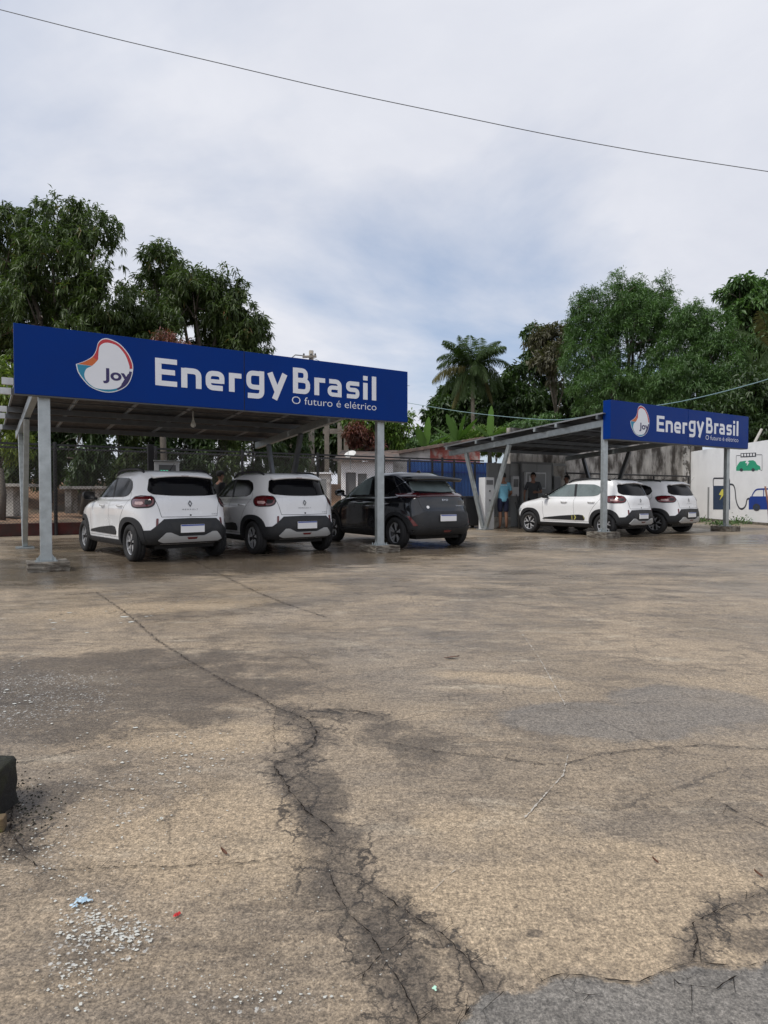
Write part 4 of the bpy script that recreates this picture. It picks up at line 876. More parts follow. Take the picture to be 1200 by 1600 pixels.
    for k, sg in (('L', 1), ('R', -1)):
        part('side_window', 'glassgrey', [(k, fw)], off=.009, rnd=.03); part('side_window', 'glass', [(k, rw)], off=.009, rnd=.04)
        q = MB(); cf.line(q, k, [(.34, 1.10), (.10, 1.28), (-.05, 1.36)], .02, .008); cf.line(q, k, [(2.1, 1.07), (.30, 1.06)], .012, .006); q.build('window_trim', M['chrome'], t)
        for xc in (0, wb): part('wheel_arch', 'clad', [(k, arch_poly(xc, .315, .352, .415, .27, sq=2.2))], off=.016, th=.03)
        part('sill', 'clad', [(k, [(.38, .35), (2.12, .35), (2.12, .225), (.38, .225)])], off=.016, th=.02)
        for x in (1.30, .40):
            q = MB(); p, n = cf.hit(*cf.mapr(k, x, .93)); q.tube([p+Vector((-.11, 0, 0))-n*.01, p+Vector((-.09, 0, 0))+n*.024, p+n*.03, p+Vector((.09, 0, 0))+n*.024, p+Vector((.11, 0, 0))-n*.01], .012, 8); q.build('door_handle', M['carblack'], t, smooth=True)
        q = MB(); q.tube([(2.0, sg*.78, 1.05), (1.98, sg*.88, 1.08)], .025, 8); n0 = len(q.v); prof = [(2.08, .2), (2.06, .75), (2.02, .97), (1.95, 1.), (1.935, .93)]
        for (xx, k_) in prof:
            for i in range(16):
                a = 2*math.pi*i/16; q.v.append((xx, sg*(.945+.11*k_*math.copysign(abs(math.cos(a))**.6, math.cos(a))), 1.12+.07*k_*math.copysign(abs(math.sin(a))**.6, math.sin(a))))
        for j in range(len(prof)-1):
            for i in range(16): q.f.append((n0+j*16+i, n0+j*16+(i+1) % 16, n0+(j+1)*16+(i+1) % 16, n0+(j+1)*16+i))
        q.f.append(tuple(n0+i for i in range(16))); q.f.append(tuple(n0+(len(prof)-1)*16+i for i in reversed(range(16))))
        q.build('wing_mirror', M['carblack'], t, smooth=True)
        for xc in (0, wb): make_wheel(t, xc, sg*.755, .315, .205, sg, 1)
    # long split roof spoiler
    q = MB(); ys = np.linspace(-.60, .60, 17); n = 17; A, B_, C_, D_ = [], [], [], []
    for y in ys:
        e = (y/.60)**2; A.append((.30, y*.90, 1.508-.035*e)); B_.append((-.40-.07*(1-e), y, 1.425-.02*e)); C_.append((-.36-.06*(1-e), y*.98, 1.345-.01*e)); D_.append((.02, y*.88, 1.39-.04*e))
    q.add(A+B_+C_+D_, [(r*n+i, r*n+i+1, (r+1)*n+i+1, (r+1)*n+i) for r in range(3) for i in range(n-1)]+[(0, n, 2*n, 3*n), (n-1, 4*n-1, 3*n-1, 2*n-1)])
    q.build('spoiler', M['carblack'], t, smooth=True)
    q = MB(); q.tube([(.35, 0, 1.53), (.30, 0, 1.57), (.26, 0, 1.585), (.24, 0, 1.53)], [.03, .02, .008, .02], 8); q.build('antenna', M['carblack'], t)
    q = MB(); q.box(-.35, 2.9, -.55, .55, .19, .30); q.tube([(0, -.62, .3), (0, .62, .3)], .04, 8); q.tube([(wb, -.62, .3), (wb, .62, .3)], .04, 8); q.build('underbody', M['under'], t)
    part('windshield', 'glass', [('F', [(-.66, 1.10), (.66, 1.10), (.58, 1.42), (-.58, 1.42)])], off=.009, rnd=.05)
    for sg in (1, -1):
        hl = [(.35, .76), (.68, .80), (.68, .74), (.40, .70)]; part('headlight', 'headl', [('F', hl if sg > 0 else mirr(hl))], off=.012, rnd=.02)
    return t
def place(fn, label, rl, hdeg, half, **k):
    h = R(hdeg); o = Vector((rl[0]+half*math.cos(h), rl[1]+half*math.sin(h), 0)); return fn(label, o, math.pi/2+h, **k)
car1 = place(make_white_car, 'white hatchback parked leftmost under the nearer carport, seen from its rear left corner', (-4.10, 9.98), 41.5, .79)
def car_copy(src, label, rl, hdeg, half):
    h = R(hdeg); c = copy_tree(src); c.location = (rl[0]+half*math.cos(h), rl[1]+half*math.sin(h), 0); c.rotation_euler = (0, 0, math.pi/2+h); c['label'] = label; return c
car2 = car_copy(car1, 'white hatchback parked between the leftmost white car and the black car', (-2.40, 11.22), 38, .79)
car3 = place(make_white_car, 'white hatchback under the far carport with yellow markings on its black door trim', (5.60, 15.9), 37, .79, decal=True)
car4 = car_copy(car1, 'white hatchback parked nearest the painted wall, behind the car with yellow trim markings', (7.42, 17.1), 37, .79)
car5 = place(make_black_car, 'black hatchback with a roof spoiler parked behind the second post of the nearer carport', (.19, 12.43), 34, .85)
# ------------------------------------------------------------ fence, terrace, tables
VF = 8.8
ax = lambda px, v=VF: F1.apx(px, v)
def fence_thing():
    a0, a1 = ax(-120), ax(757); t = tag(empty('chain_link_fence', F1(a0, VF), T1), 'black chain link fence along the back of the yard behind the cars', 'fence'); L_ = a1-a0
    h0, h1 = .33, 2.42; n = int(L_/2.55); first = (ax(87)-a0) % 2.55
    xs = [first+2.55*i for i in range(int((L_-first)/2.55)+1)]
    for x in xs:
        q = MB(); q.tube([(x, 0, 0), (x, 0, h1+.05)], .045, 8); q.build('post', M['fence'], t)
    for z in (h1-.02, h1-.12):
        q = MB(); q.beam((0, .052, z), (L_, .052, z), .04, .05); q.build('rail', M['fence'], t)
    q = MB(); s = .085; r = .0042; H = h1-h0-.1
    for k in range(int((L_+H)/s)):
        for sg in (1, -1):
            x0 = k*s-H if sg > 0 else k*s; za, zb_ = h0, h1-.1; xa, xb = x0, x0+sg*H
            if sg < 0: xa, xb = k*s, k*s-H
            # clip
            def cl(xa, za, xb, zb_):
                if xa > xb: xa, za, xb, zb_ = xb, zb_, xa, za
                if xb <= 0 or xa >= L_: return None
                if xa < 0: za += (zb_-za)*(0-xa)/(xb-xa); xa = 0
                if xb > L_: zb_ = za+(zb_-za)*(L_-xa)/(xb-xa); xb = L_
                return xa, za, xb, zb_
            c = cl(xa, za, xb, zb_)
            if c: q.tube([(c[0], -.055+.003*sg, c[1]), (c[2], -.055+.003*sg, c[3])], r, 3, cap=False)
    q.build('wire_mesh', M['wire'], t)
    return t
fence_thing()
a0, a1 = ax(-120), ax(640)
q = MB(); q.box(0, a1-a0, -.10, .12, 0, .33); o = q.build('kerb_wall', M['kerb'], bevel=.02); o.location = F1(a0, VF+.17); o.rotation_euler.z = T1; tag(o, 'low red painted kerb wall under the chain link fence', 'kerb')
# dirt terrace behind
q = MB(); na, nv = 60, 30; A0_, A1_ = -34, ax(640)+2; prof = [(VF+.30, .325), (10, .36), (12, .45), (14, .52), (15.2, .8), (16.2, 1.35), (17.5, 1.6), (20, 1.7), (30, 1.9), (60, 2.2)]
rd = random.Random(2)
for v, z in prof:
    for i in range(na+1):
        a = A0_+(A1_-A0_)*i/na; q.v.append(tuple(F1(a, v+(rd.uniform(-.2, .2) if v > 11 else 0), z+(rd.uniform(-.08, .08) if v > 9.5 else 0)*min(1, (na-i)/5))))
for j in range(len(prof)-1):
    for i in range(na): k = j*(na+1)+i; q.f.append((k, k+1, k+na+2, k+na+1))
o = q.build('dirt_terrace', M['dirt'], smooth=True); o['kind'] = 'structure'
def conc_table(px0, px1, pyt, Y, zb_, label, legs):
    p0, p1 = at(px0, pyt, Y), at(px1, pyt, Y+ (0)); zt = p0.z; L_ = p1.x-p0.x
    t = tag(empty('concrete_table', (p0.x, Y, zb_)), label, 'table', 'white concrete tables behind the fence')
    q = MB(); q.box(0, L_, -.4, .4, zt-zb_-.09, zt-zb_); q.build('table_top', M['concrete'], t, bevel=.01)
    for lx, lw in legs:
        q = MB(); q.box(lx, lx+lw, -.2, .2, 0, zt-zb_-.092); q.build('leg', M['concrete'], t, bevel=.01)
conc_table(-75, 51, 756, 18.3, .45, 'white concrete table behind the fence at the left edge of the photo', [(.9, .18), (1.55, .36)])
conc_table(103, 168, 760, 19.5, .5, 'white concrete table behind the fence, just left of the leftmost white car', [(.06, .2), (1.0, .2)])
# pale parked thing at far left edge: rounded windscreen of a vehicle
def cabin(px, pyt, Y, w_, h_, zb_, label):
    c = at(px, 774, Y); t = tag(empty('parked_van', (c.x, Y, zb_), .4), label, 'van')
    V, F = body_mesh([(-1.1, 1.1, .72, .3, .25, .3, 5, 0, 0), (-1.2, 1.2, .8, .5, .45, .5, 5, 0, 0), (-1.2, 1.15, .8, .95, .92, .9, 5, 0, 0), (-1.15, .9, .74, 1.0, 1.0, 1.0, 5, 0, 0), (-1.0, .4, .66, 1.5, 1.5, 1.5, 4, 0, 0), (-.8, .2, .5, 1.6, 1.62, 1.6, 4, 0, 0)], 60, 3)
    q = MB(); q.add(V, F); b = q.build('body', M['carwhite'], t, smooth=True); cf = Conf(V, F)
    for k in 'LR':
        q = MB(); cf.patch(q, k, [(-.9, 1.05), (.62, 1.05), (.30, 1.45), (-.85, 1.45)], rnd=.05); q.build('side_window', M['glass'], t)
    q = MB(); cf.patch(q, 'F', [(-.6, 1.05), (.6, 1.05), (.5, 1.42), (-.5, 1.42)], rnd=.05); q.build('windshield', M['glass'], t)
    for x in (-.75, .75):
        for s in (1, -1): make_wheel(t, x, s*.68, .29, .18, s, 0)
cabin(-28, 735, 22.5, 1.6, 1.6, 1.0-.35, 'small pale van beyond the fence, only its corner showing at the left edge')
# ------------------------------------------------------------ cabinets behind the first carport
def boxthing(name, label, cat, m, p, w_, d_, h_, rz=0, bevel=.01, group=None):
    q = MB(); q.box(-w_/2, w_/2, -d_/2, d_/2, 0, h_); t = tag(empty(name, p, rz), label, cat, group); q.build('body', m, t, bevel=bevel); return t
pb = F1(F1.apx(259, 6.9), 6.9); zt_ = zat(722, pb.y)
t = boxthing('charging_cabinet', 'pale charging cabinet with green lights behind the leftmost white car', 'cabinet', M['cabwhite'], pb, .62, .35, zt_, T1)
q = MB(); q.box(-.33, .33, -.20, .19, zt_+.002, zt_+.03); q.build('cap', M['cabinet'], t, bevel=.006)
q = MB(); q.box(-.20, .22, -.182, -.176, zt_-.28, zt_-.08); sc = q.build('display', M['cabdark'], t)
for k in range(3):
    q = MB(); q.box(-.16+.07*k, -.12+.07*k, -.188, -.183, zt_-.27, zt_-.22); q.build('status_light', M['ledgreen'], sc)
for k in (0, 1):
    q = MB(); q.tube([(.18-.3*k, -.18, zt_-.35), (.18-.3*k, -.30, zt_-.6), (.14-.3*k, -.30, zt_-1.2), (.1-.3*k, -.2, zt_-.9)], .014, 6); q.build('charging_cable', M['cable'], t, smooth=True)
pb = F1(F1.apx(236, 6.8), 6.8); o = MB().box(-.07, .07, -.07, .07, 0, 2.35).build('square_column', M['fence'], bevel=.005); o.location = pb; o.rotation_euler.z = T1; tag(o, 'dark square column beside the pale charging cabinet behind the leftmost car', 'column')
# meter house behind the fence
pL, pR = at(472, 738, 23), at(515, 738, 23)
t = tag(empty('meter_kiosk', ((pL.x+pR.x)/2, 23, .3)), 'small white masonry kiosk with flat slab roof behind the fence, above the second white car', 'kiosk'); zt_ = pL.z-.3; w_ = pR.x-pL.x
MB().box(-w_/2, w_/2, -.0, .7, 0, zt_-.06).build('wall', M['housewall'], t); MB().box(-w_/2-.08, w_/2+.08, -.1, .8, zt_-.058, zt_).build('roof', M['whitewall'], t)
MB().box(.12, .38, -.014, .01, .45, zt_-.25).build('meter_door', M['cabinet'], t); MB().box(-.42, -.12, -.014, .01, .2, zt_-.4).build('meter_door', M['cabwhite'], t)
# white house front with grille door
Y = 25.5; p0, p1 = at(533, 721, Y), at(614, 721, Y)
t = tag(empty('white_house', (p0.x, Y, 0)), 'low white house with grille window, seen through the fence above the black car', 'house'); w_ = p1.x-p0.x; h_ = p0.z
def wall_with_hole(x0, x1, z0, z1, holes, y0, y1, name, m, par):
    q = MB(); xs = sorted({x0, x1, *[h for H_ in holes for h in H_[:2]]})
    for a, b in zip(xs, xs[1:]):
        hs = [H_ for H_ in holes if H_[0] <= a+1e-6 and H_[1] >= b-1e-6]
        if not hs: q.box(a+.0005, b-.0005, y0, y1, z0, z1)
        else:
            q.box(a+.0005, b-.0005, y0, y1, z0, hs[0][2]); q.box(a+.0005, b-.0005, y0, y1, hs[0][3], z1)
    return q.build(name, m, par)
s_ = 25.5/FPX; dx0 = (540-533)*s_; dx1 = (556-533)*s_; wx1 = (573-533)*s_
wall_with_hole(0, w_, 0, h_, [(dx0, dx1, .35, 2.0), (dx1+.08, wx1, .9, 1.95)], 0, .18, 'wall', M['whitewall'], t)
d = MB().box(dx0+.02, dx1-.02, .1, .14, .37, 1.98).build('door', M['cabdark'], t)
g = MB()
for k in range(9): x = dx1+.10+k*(wx1-dx1-.12)/8; g.box(x-.008, x+.008, .06, .08, .92, 1.93)
for k in range(4): g.box(dx1+.085, wx1-.005, .081, .09, 1.0+k*.28, 1.02+k*.28)
g.build('window_grille', M['cabinet'], t); MB().box(dx1+.085, wx1-.005, .12, .15, .905, 1.945).build('window', M['cabinet'], t)
MB().box(0, w_, .19, 5, 0, h_-.05).build('rear_wall', M['housewall'], t)
r_m = MB(); r_m.add([(-.3, -.35, h_+.0), (w_+.3, -.35, h_+.0), (w_+.3, 5, h_+.75), (-.3, 5, h_+.75), (-.3, -.35, h_+.07), (w_+.3, -.35, h_+.07), (w_+.3, 5, h_+.82), (-.3, 5, h_+.82)], [(3, 2, 1, 0), (4, 5, 6, 7), (0, 1, 5, 4), (1, 2, 6, 5), (2, 3, 7, 6), (3, 0, 4, 7)]); r_m.build('roof', M['tiles'], t)
# satellite dish
c = at(547, 709, 24.6); t = tag(empty('satellite_dish', (c.x, c.y, c.z)), 'round white satellite dish above the white house', 'satellite dish')
q = MB(); n = 28
dirn = Vector((-.25, -.55, .8)).normalized(); Q = dirn.to_track_quat('Z', 'Y')
q.v.append(tuple(Q @ Vector((0, 0, -.06))))
for j in range(1, 6):
    r0 = .235*j/5
    for k in range(n): a = 2*math.pi*k/n; q.v.append(tuple(Q @ Vector((r0*math.cos(a), r0*math.sin(a), -.06+.06*(j/5)**2))))
for k in range(n): q.f.append((0, 1+k, 1+(k+1) % n))
for j in range(4):
    for k in range(n): q.f.append((1+j*n+k, 1+(j+1)*n+k, 1+(j+1)*n+(k+1) % n, 1+j*n+(k+1) % n))
dd = q.build('reflector', M['dish'], t, smooth=True); md = dd.modifiers.new('s', 'SOLIDIFY'); md.thickness = .012
MB().tube([Q @ Vector((0, -.22, 0)), Q @ Vector((0, -.02, .22))], .01, 6).build('feed_arm', M['cabinet'], t); MB().tube([Q @ Vector((0, 0, -.07)), Vector((0, .2, -.25)), Vector((0, .2, -.6))], .02, 6).build('mast', M['cabinet'], t)
# old red and white building with a single-pitch tiled roof
Y = 29.; P_ = lambda px, py: at(px, py, Y)
pa, pm, pb = P_(588, 716), P_(672, 700), P_(750, 689)
t = tag(empty('old_building', (pa.x, Y, 0)), 'old building with faded red and stained white walls under a sloping tiled roof', 'building')
def wallpoly(x0, z0, x1, z1, name, m):
    q = MB(); q.add([(x0, 0, 0), (x1, 0, 0), (x1, 0, z1), (x0, 0, z0), (x0, 6, 0), (x1, 6, 0), (x1, 6, z1), (x0, 6, z0)], [(0, 1, 2, 3), (5, 4, 7, 6), (4, 0, 3, 7), (1, 5, 6, 2), (3, 2, 6, 7)]); return q.build(name, m, t)
wallpoly(0, pa.z, pm.x-pa.x, pm.z, 'white_wall', M['housewall']); wallpoly(pm.x-pa.x+.003, pm.z, pb.x-pa.x, pb.z, 'red_wall', M['redwall'])
q = MB(); L_ = pb.x-pa.x; nC = 34
x0, x1 = -.45, L_+.15; zf = lambda x: pa.z+(pb.z-pa.z)*x/L_+.015
nx, ny = 40, 60; vs = []
for j in range(ny+1):
    for i in range(nx+1):
        x = x0+(x1-x0)*i/nx; y = -.35+6.6*j/ny; vs.append((x, y, zf(x)+.10+.035*abs(math.sin(y*8))+(.02 if i % 2 else 0)))
for j in (0, ny):
    for i in range(nx+1): x = x0+(x1-x0)*i/nx; vs.append((x, -.35 if j == 0 else 6.25, zf(x)))
fs = [(j*(nx+1)+i, j*(nx+1)+i+1, (j+1)*(nx+1)+i+1, (j+1)*(nx+1)+i) for j in range(ny) for i in range(nx)]
b0 = (ny+1)*(nx+1); fs += [(b0+i, b0+i+1, i+1, i) for i in range(nx)]+[(b0+i+1, b0+i, b0+nx+1+i, b0+nx+2+i) for i in range(nx)]
q.add(vs, fs); q.build('roof', M['tiles'], t)
# blue corrugated sheet fence, on a low plinth
v_ = VF+.75; a0, a1 = F1.apx(636, v_), F1.apx(772, v_); L_ = a1-a0; t = tag(empty('sheet_fence', F1(a0, v_), T1), 'blue corrugated metal fence in front of the old building', 'fence')
q = MB(); n = int(L_/.02); zt_ = 2.36
for i in range(n+1):
    x = L_*i/n; y = .018*math.tanh(3*math.sin(x/.16*2*math.pi)); q.v += [(x, y, .50), (x, y, zt_), (x, y+.004, .50), (x, y+.004, zt_)]
for i in range(n): k = 4*i; q.f += [(k, k+4, k+5, k+1), (k+2, k+3, k+7, k+6), (k+1, k+5, k+7, k+3)]
q.build('corrugated_sheet', M['bluemetal'], t)
for z in (zt_-.02, zt_-.42): MB().box(0, L_, -.06, -.024, z, z+.045).build('rail', M['mural_blue'], t)
for x in np.linspace(.05, L_-.05, 5): MB().box(x-.03, x+.03, -.12, -.062, 0, zt_+.05).build('post', M['fence'], t)
MB().box(0, L_, -.02, .16, 0, .49).build('plinth', M['block'], t)
# ------------------------------------------------------------ walls behind and right of the far carport
C = Vector((13.77, 28, 0)); FB = Fr(C.x, C.y, T2); D = Vector((13.2, 12.0, 0)); HW = 3.02
aL = FB.apx(797, 0); q = MB()
L_ = -aL; t = tag(empty('stained_wall', FB(aL, 0), T2), 'tall grey concrete wall streaked with black stains behind the far carport', 'wall')
q.box(0, L_+.35, 0, .2, 0, HW+.45); q.build('wall', M['oldwall'], t)
q = MB(); q.box(L_-.62, L_-.115, -.012, -.002, 0, HW+.44); q.build('peeling_paint', mat('peeling_paint', (.62, .60, .57), .9, 0, .5, 8, .3, 3, alt=(.12, .11, .10), altscale=1.8, altlo=.48, althi=.56), t)
wd_ = (D-C); WL = wd_.length; wa = math.atan2(wd_.y, wd_.x)   # local x runs from the corner towards the camera, +y is away from the yard? (left of the run)
white = tag(empty('painted_wall', C, wa), 'white painted wall with green and blue electric car murals at the right', 'wall')
q = MB(); n = 60
q.box(0, WL, 0, .2, 0, HW); q.build('wall', M['whitewall'], white)
q = MB(); q.box(0, WL, -.06, -.002, 0, .09); q.build('footing_strip', M['block'], white)
Wn = Matrix.Rotation(-wa, 4, 'Z') @ Matrix.Translation(-C)
def wallpt(px, py):
    d = ray(px, py); nrm = Vector((-wd_.y, wd_.x, 0)).normalized(); o = Vector((0, 0, EYE)); k = (C-o).dot(nrm)/d.dot(nrm); p = Wn @ (o+d*k); return (p.x, p.z)
W7 = lambda x, y: wallpt(1060+x/7.27, 640+y/7.27)
side = -1   # which side of the wall faces the yard
def wpoly(name, pts, m, par, off=.004):
    v, f = fill([W7(*p) for p in pts]); q = MB(); q.add([(a, side*off, b) for a, b in v], f); return q.build(name, m, par)
def wline(name, pts, wd, m, par, off=.005, rnd=.05):
    p = [W7(*q_) for q_ in pts]; q_ = poly_round(p, rnd, 5, closed=False); L1, R1 = ribbon(q_, wd); n = len(q_); q = MB(); q.add([(a.x, side*off, a.y) for a in L1]+[(a.x, side*off, a.y) for a in R1], [(i, n+i, n+i+1, i+1) for i in range(n-1)]); return q.build(name, m, par)
# charging pump
mu = wpoly('pump_mural', [(395, 865), (588, 865), (588, 1135), (395, 1135)], M['mural_dark'], white)
wline('outline', [(397, 868), (397, 780), (583, 780), (583, 868)], .06, M['mural_line'], mu, rnd=.1)
wpoly('lightning_bolt', [(495, 905), (530, 905), (512, 945), (530, 952), (470, 1030), (490, 975), (462, 965)], M['mural_yellow'], mu, .008)
wline('hose', [(588, 848), (625, 852), (645, 900), (655, 1040), (690, 1125), (735, 1130), (770, 1090), (778, 1015), (812, 1010)], .07, M['mural_line'], mu, rnd=.2)
# blue car
mb_ = wpoly('car_mural', [(800, 1012), (820, 985), (1180, 985), (1180, 1130), (1150, 1135), (800, 1135)], M['mural_blue'], white)
wline('window_outline', [(835, 990), (850, 950), (885, 905), (1020, 900), (1120, 905), (1160, 985)], .055, M['mural_blue'], mb_, .006, .15); wline('window_bar', [(970, 905), (970, 985)], .05, M['mural_blue'], mb_, .007, 0)
wpoly('mural_wheel', [(890+42*math.cos(a), 1110+42*math.sin(a)) for a in np.linspace(0, 6.28, 25)[:-1]], M['mural_line'], mb_, .009); wpoly('mural_hub', [(890+18*math.cos(a), 1108+18*math.sin(a)) for a in np.linspace(0, 6.28, 17)[:-1]], M['mural_dark'], mb_, .012)
# green car with battery
mg = wpoly('car_mural', [(657, 695), (657, 655), (668, 635), (700, 590), (760, 582), (772, 582), (758, 605), (782, 612), (775, 645), (808, 598), (790, 592), (800, 578), (850, 575), (875, 590), (895, 625), (930, 645), (935, 683), (905, 683), (905, 692)], M['mural_green'], white)
for x in (717, 851): wpoly('mural_wheel', [(x+19*math.cos(a), 684+19*math.sin(a)) for a in np.linspace(0, 6.28, 17)[:-1]], M['mural_line'], mg, .008)
wline('wiring_outline', [(658, 640), (658, 522), (705, 522)], .02, M['mural_line'], mg, .005, .03); wline('wiring_outline', [(884, 513), (952, 513), (952, 690), (935, 690)], .02, M['mural_line'], mg, .005, .03)
wpoly('battery', [(708, 495), (884, 488), (884, 535), (708, 543)], M['mural_line'], mg, .006)
for k in range(5): x = 718+k*33; wpoly('battery_cell', [(x, 503-k*1.2), (x+21, 502-k*1.2), (x+21, 530-k*1.2), (x, 531-k*1.2)], M['whitewall'], mg, .009)
q = MB(); p = [W7(350, 880), W7(345, 1280)]; q.box(p[0][0]-.03, p[0][0]+.03, -.05, -.004, .1, p[0][1]); q.build('downpipe', M['cabinet'], white)
p = at(1181, 694, 23.2); o = MB().tube([(0, 0, -.3), (.42, .1, .42)], .05, 8).build('pipe', M['concrete']); o.location = p+Vector((.15, .5, .2)); tag(o, 'short pale pipe leaning up behind the top of the white wall', 'pipe')
# grey partition, cabinets and chargers at the back of the far carport
VB = -.75
def onb(px, v=VB): return FB(FB.apx(px, v), v)
def bbox(name, label, cat, m, px0, px1, pyt, pyb, v, dep, group=None):
    a, b = FB.apx(px0, v), FB.apx(px1, v); Y = FB((a+b)/2, v).y; zt = zat(pyt, Y); zb_ = max(0, zat(pyb, Y)) if pyb else 0
    t = tag(empty(name, FB(a, v, zb_), T2), label, cat, group); MB().box(0, b-a, 0, dep, 0, zt-zb_).build('body', m, t, bevel=.006); return t, b-a, zt-zb_
t, w_, h_ = bbox('partition_panel', 'light grey metal partition panel beside the blue fence behind the man in the blue shirt', 'panel', M['cabinet'], 762, 813, 724, None, VB, .08)
for k in (1, 2): MB().box(w_*k/3-.012, w_*k/3+.012, -.008, -.001, .05, h_-.03).build('seam_strip', M['cabdark'], t)
t, w_, h_ = bbox('power_cabinet', 'tall dark grey power cabinet behind the man in the grey shirt', 'cabinet', M['cabdark'], 813.5, 862, 722, None, VB-.1, .5)
MB().box(.05, w_/2-.01, -.012, -.001, .1, h_-.08).build('door', M['cabinet'], t, bevel=.004); MB().box(w_/2+.01, w_-.05, -.012, -.001, .1, h_-.08).build('door', M['cabinet'], t, bevel=.004)
t, w_, h_ = bbox('meter_box', 'pale framed meter box mounted on the tall dark cabinet', 'meter box', M['cabwhite'], 822, 853, 738, 764, VB-.24, .11)
MB().box(.05, w_-.05, -.01, -.001, .05, h_-.05).build('glass_front', M['cabinet'], t); MB().box(.12, w_*.4, -.02, -.0105, .12, h_-.12).build('meter', M['cabwhite'], t)
t, w_, h_ = bbox('wall_charger', 'slim pale wall charger on the grey panel right of the man in the blue shirt', 'charger', M['cabwhite'], 801, 811, 744, 775, VB-.10, .09)
MB().box(.04, w_-.04, -.01, -.001, h_*.45, h_*.85).build('screen', M['cabdark'], t); MB().tube([(w_/2, -.02, .05), (w_/2+.05, -.1, -.3), (w_/2, -.12, -.7), (w_/2-.05, -.03, -.2)], .015, 6).build('charging_cable', M['cable'], t, smooth=True)
t, w_, h_ = bbox('charging_station', 'white charging station with round sockets beside the slanted brace, left of the man in blue', 'charging station', M['cabwhite'], 758, 772, 746, None, VB-.9, .3)
MB().box(.05, w_-.05, -.008, -.001, h_*.86, h_*.95).build('screen', M['cabdark'], t)
for z in (.74, .56, .38): MB().tube([(w_/2, -.014, h_*z), (w_/2, -.001, h_*z)], .032, 14).build('socket', M['cabdark'], t)
t, w_, h_ = bbox('breaker_box', 'small grey breaker box on the pale end panel right of the dark power cabinet', 'box', M['cabinet'], 866, 876, 744, 765, VB-.12, .12)
MB().box(.03, w_-.03, -.008, -.001, .04, h_-.04).build('door', M['cabdark'], t)
t, w_, h_ = bbox('end_panel', 'pale grey end panel between the dark power cabinet and the stained wall', 'panel', M['cabinet'], 863, 884, 724, None, VB, .08); MB().box(.05, w_-.05, -.008, -.001, .1, h_-.1).build('inset', M['concrete'], t)
t, w_, h_ = bbox('shelf_box', 'low pale concrete block against the grey panel behind the man in the blue shirt', 'block', M['concrete'], 772, 798, 808, None, VB-.4, .3); MB().box(.02, w_-.02, .02, .28, h_+.001, h_+.02).build('top_slab', M['block'], t)
# charging cable running to the front of the far white car
p0 = onb(812, VB-.15); z0 = 1.0; p3 = Vector((4.05, 18.75, .62)); pts = []
for k in range(15):
    s = k/14; p = p0.lerp(p3, s); z = z0*(1-s)+.62*s-1.0*math.sin(math.pi*s)*.78; pts.append((p.x, p.y, max(.03, z)))
tag(MB().tube(pts, .018, 6).build('charging_cable', M['cable'], smooth=True), 'thick black charging cable sagging to the nose of the far white car', 'cable')
# bin and dark box behind the black car
pb = G(737, 826); t = tag(empty('wheelie_bin', (pb.x, pb.y+.5, 0), .3), 'black wheeled bin between the black car and the slanted brace', 'bin'); h_ = 1.0
q = MB(); q.add([(-.24, -.27, .08), (.24, -.27, .08), (.24, .27, .08), (-.24, .27, .08), (-.30, -.34, .98), (.30, -.34, .98), (.30, .34, .98), (-.30, .34, .98)], [(0, 3, 2, 1), (4, 5, 6, 7), (0, 1, 5, 4), (1, 2, 6, 5), (2, 3, 7, 6), (3, 0, 4, 7)]); q.build('body', M['bin'], t, bevel=.02)
MB().box(-.32, .32, -.37, .36, .985, 1.04).build('lid', M['bin'], t, bevel=.015)
for s in (1, -1): MB().tube([(s*.2, .30, .09), (s*.28, .30, .09)], .09, 16).build('wheel', M['tyre'], t)
# railing in front of the stained wall
vr = -1.0; a0, a1 = FB.apx(884, vr), FB.apx(1076, vr); t = tag(empty('pipe_railing', FB(a0, vr), T2), 'black pipe railing in front of the stained concrete wall', 'railing'); L_ = a1-a0
for z in (1.86, 1.0): MB().tube([(0, 0, z), (L_, 0, z)], .03, 8).build('rail', M['fence'], t)
for px in (886, 970, 1021, 1075):
    x = FB.apx(px, vr)-a0; MB().tube([(x, 0, 0), (x, 0, 1.825)], .035, 8).build('post', M['fence'], t)
q = MB()
for k in range(int(L_/.22)):
    for sg in (1, -1): q.tube([(k*.22 if sg > 0 else k*.22+.8, sg*.006, 1.03), (k*.22+.8 if sg > 0 else k*.22, sg*.006, 1.83)], .003, 3, cap=False)
q.build('wire_mesh', M['wire'], t)
# unfinished concrete frame, pole and utility pole
Y = 33.
t = tag(empty('unfinished_building', (at(520, 774, Y).x, Y, 0)), 'unfinished raw concrete frame of columns and beams behind the first carport', 'building'); X0 = at(520, 774, Y).x
for px, dy in ((456, 1), (511, 0), (531, 2.5), (541, 0), (557, 2.5)):
    x = at(px, 774, Y+dy).x-X0; MB().box(x-.12, x+.12, dy-.12, dy+.12, 0, 5.6).build('column', M['frameconc'], t)
x0, x1 = at(505, 774, Y).x-X0, at(561, 774, Y).x-X0
z = zat(674, Y); MB().box(x0, x1, -.10, .10, z-.13, z+.13).build('beam', M['frameconc'], t); MB().box(x0, x1, 2.38, 2.62, 5.61, 5.85).build('beam', M['frameconc'], t); MB().box(x0, x1, -.12, .12, 5.61, 5.85).build('beam', M['frameconc'], t)
Y = 30; c = at(487, 774, Y); zt_ = zat(548, Y); t = tag(empty('utility_pole', (c.x, Y, 0)), 'pale concrete utility pole with a crossarm rising behind the nearer sign', 'utility pole')
MB().tube([(0, 0, 0), (0, 0, zt_)], [.17, .11], 10).build('pole', M['woodpole'], t, smooth=True)
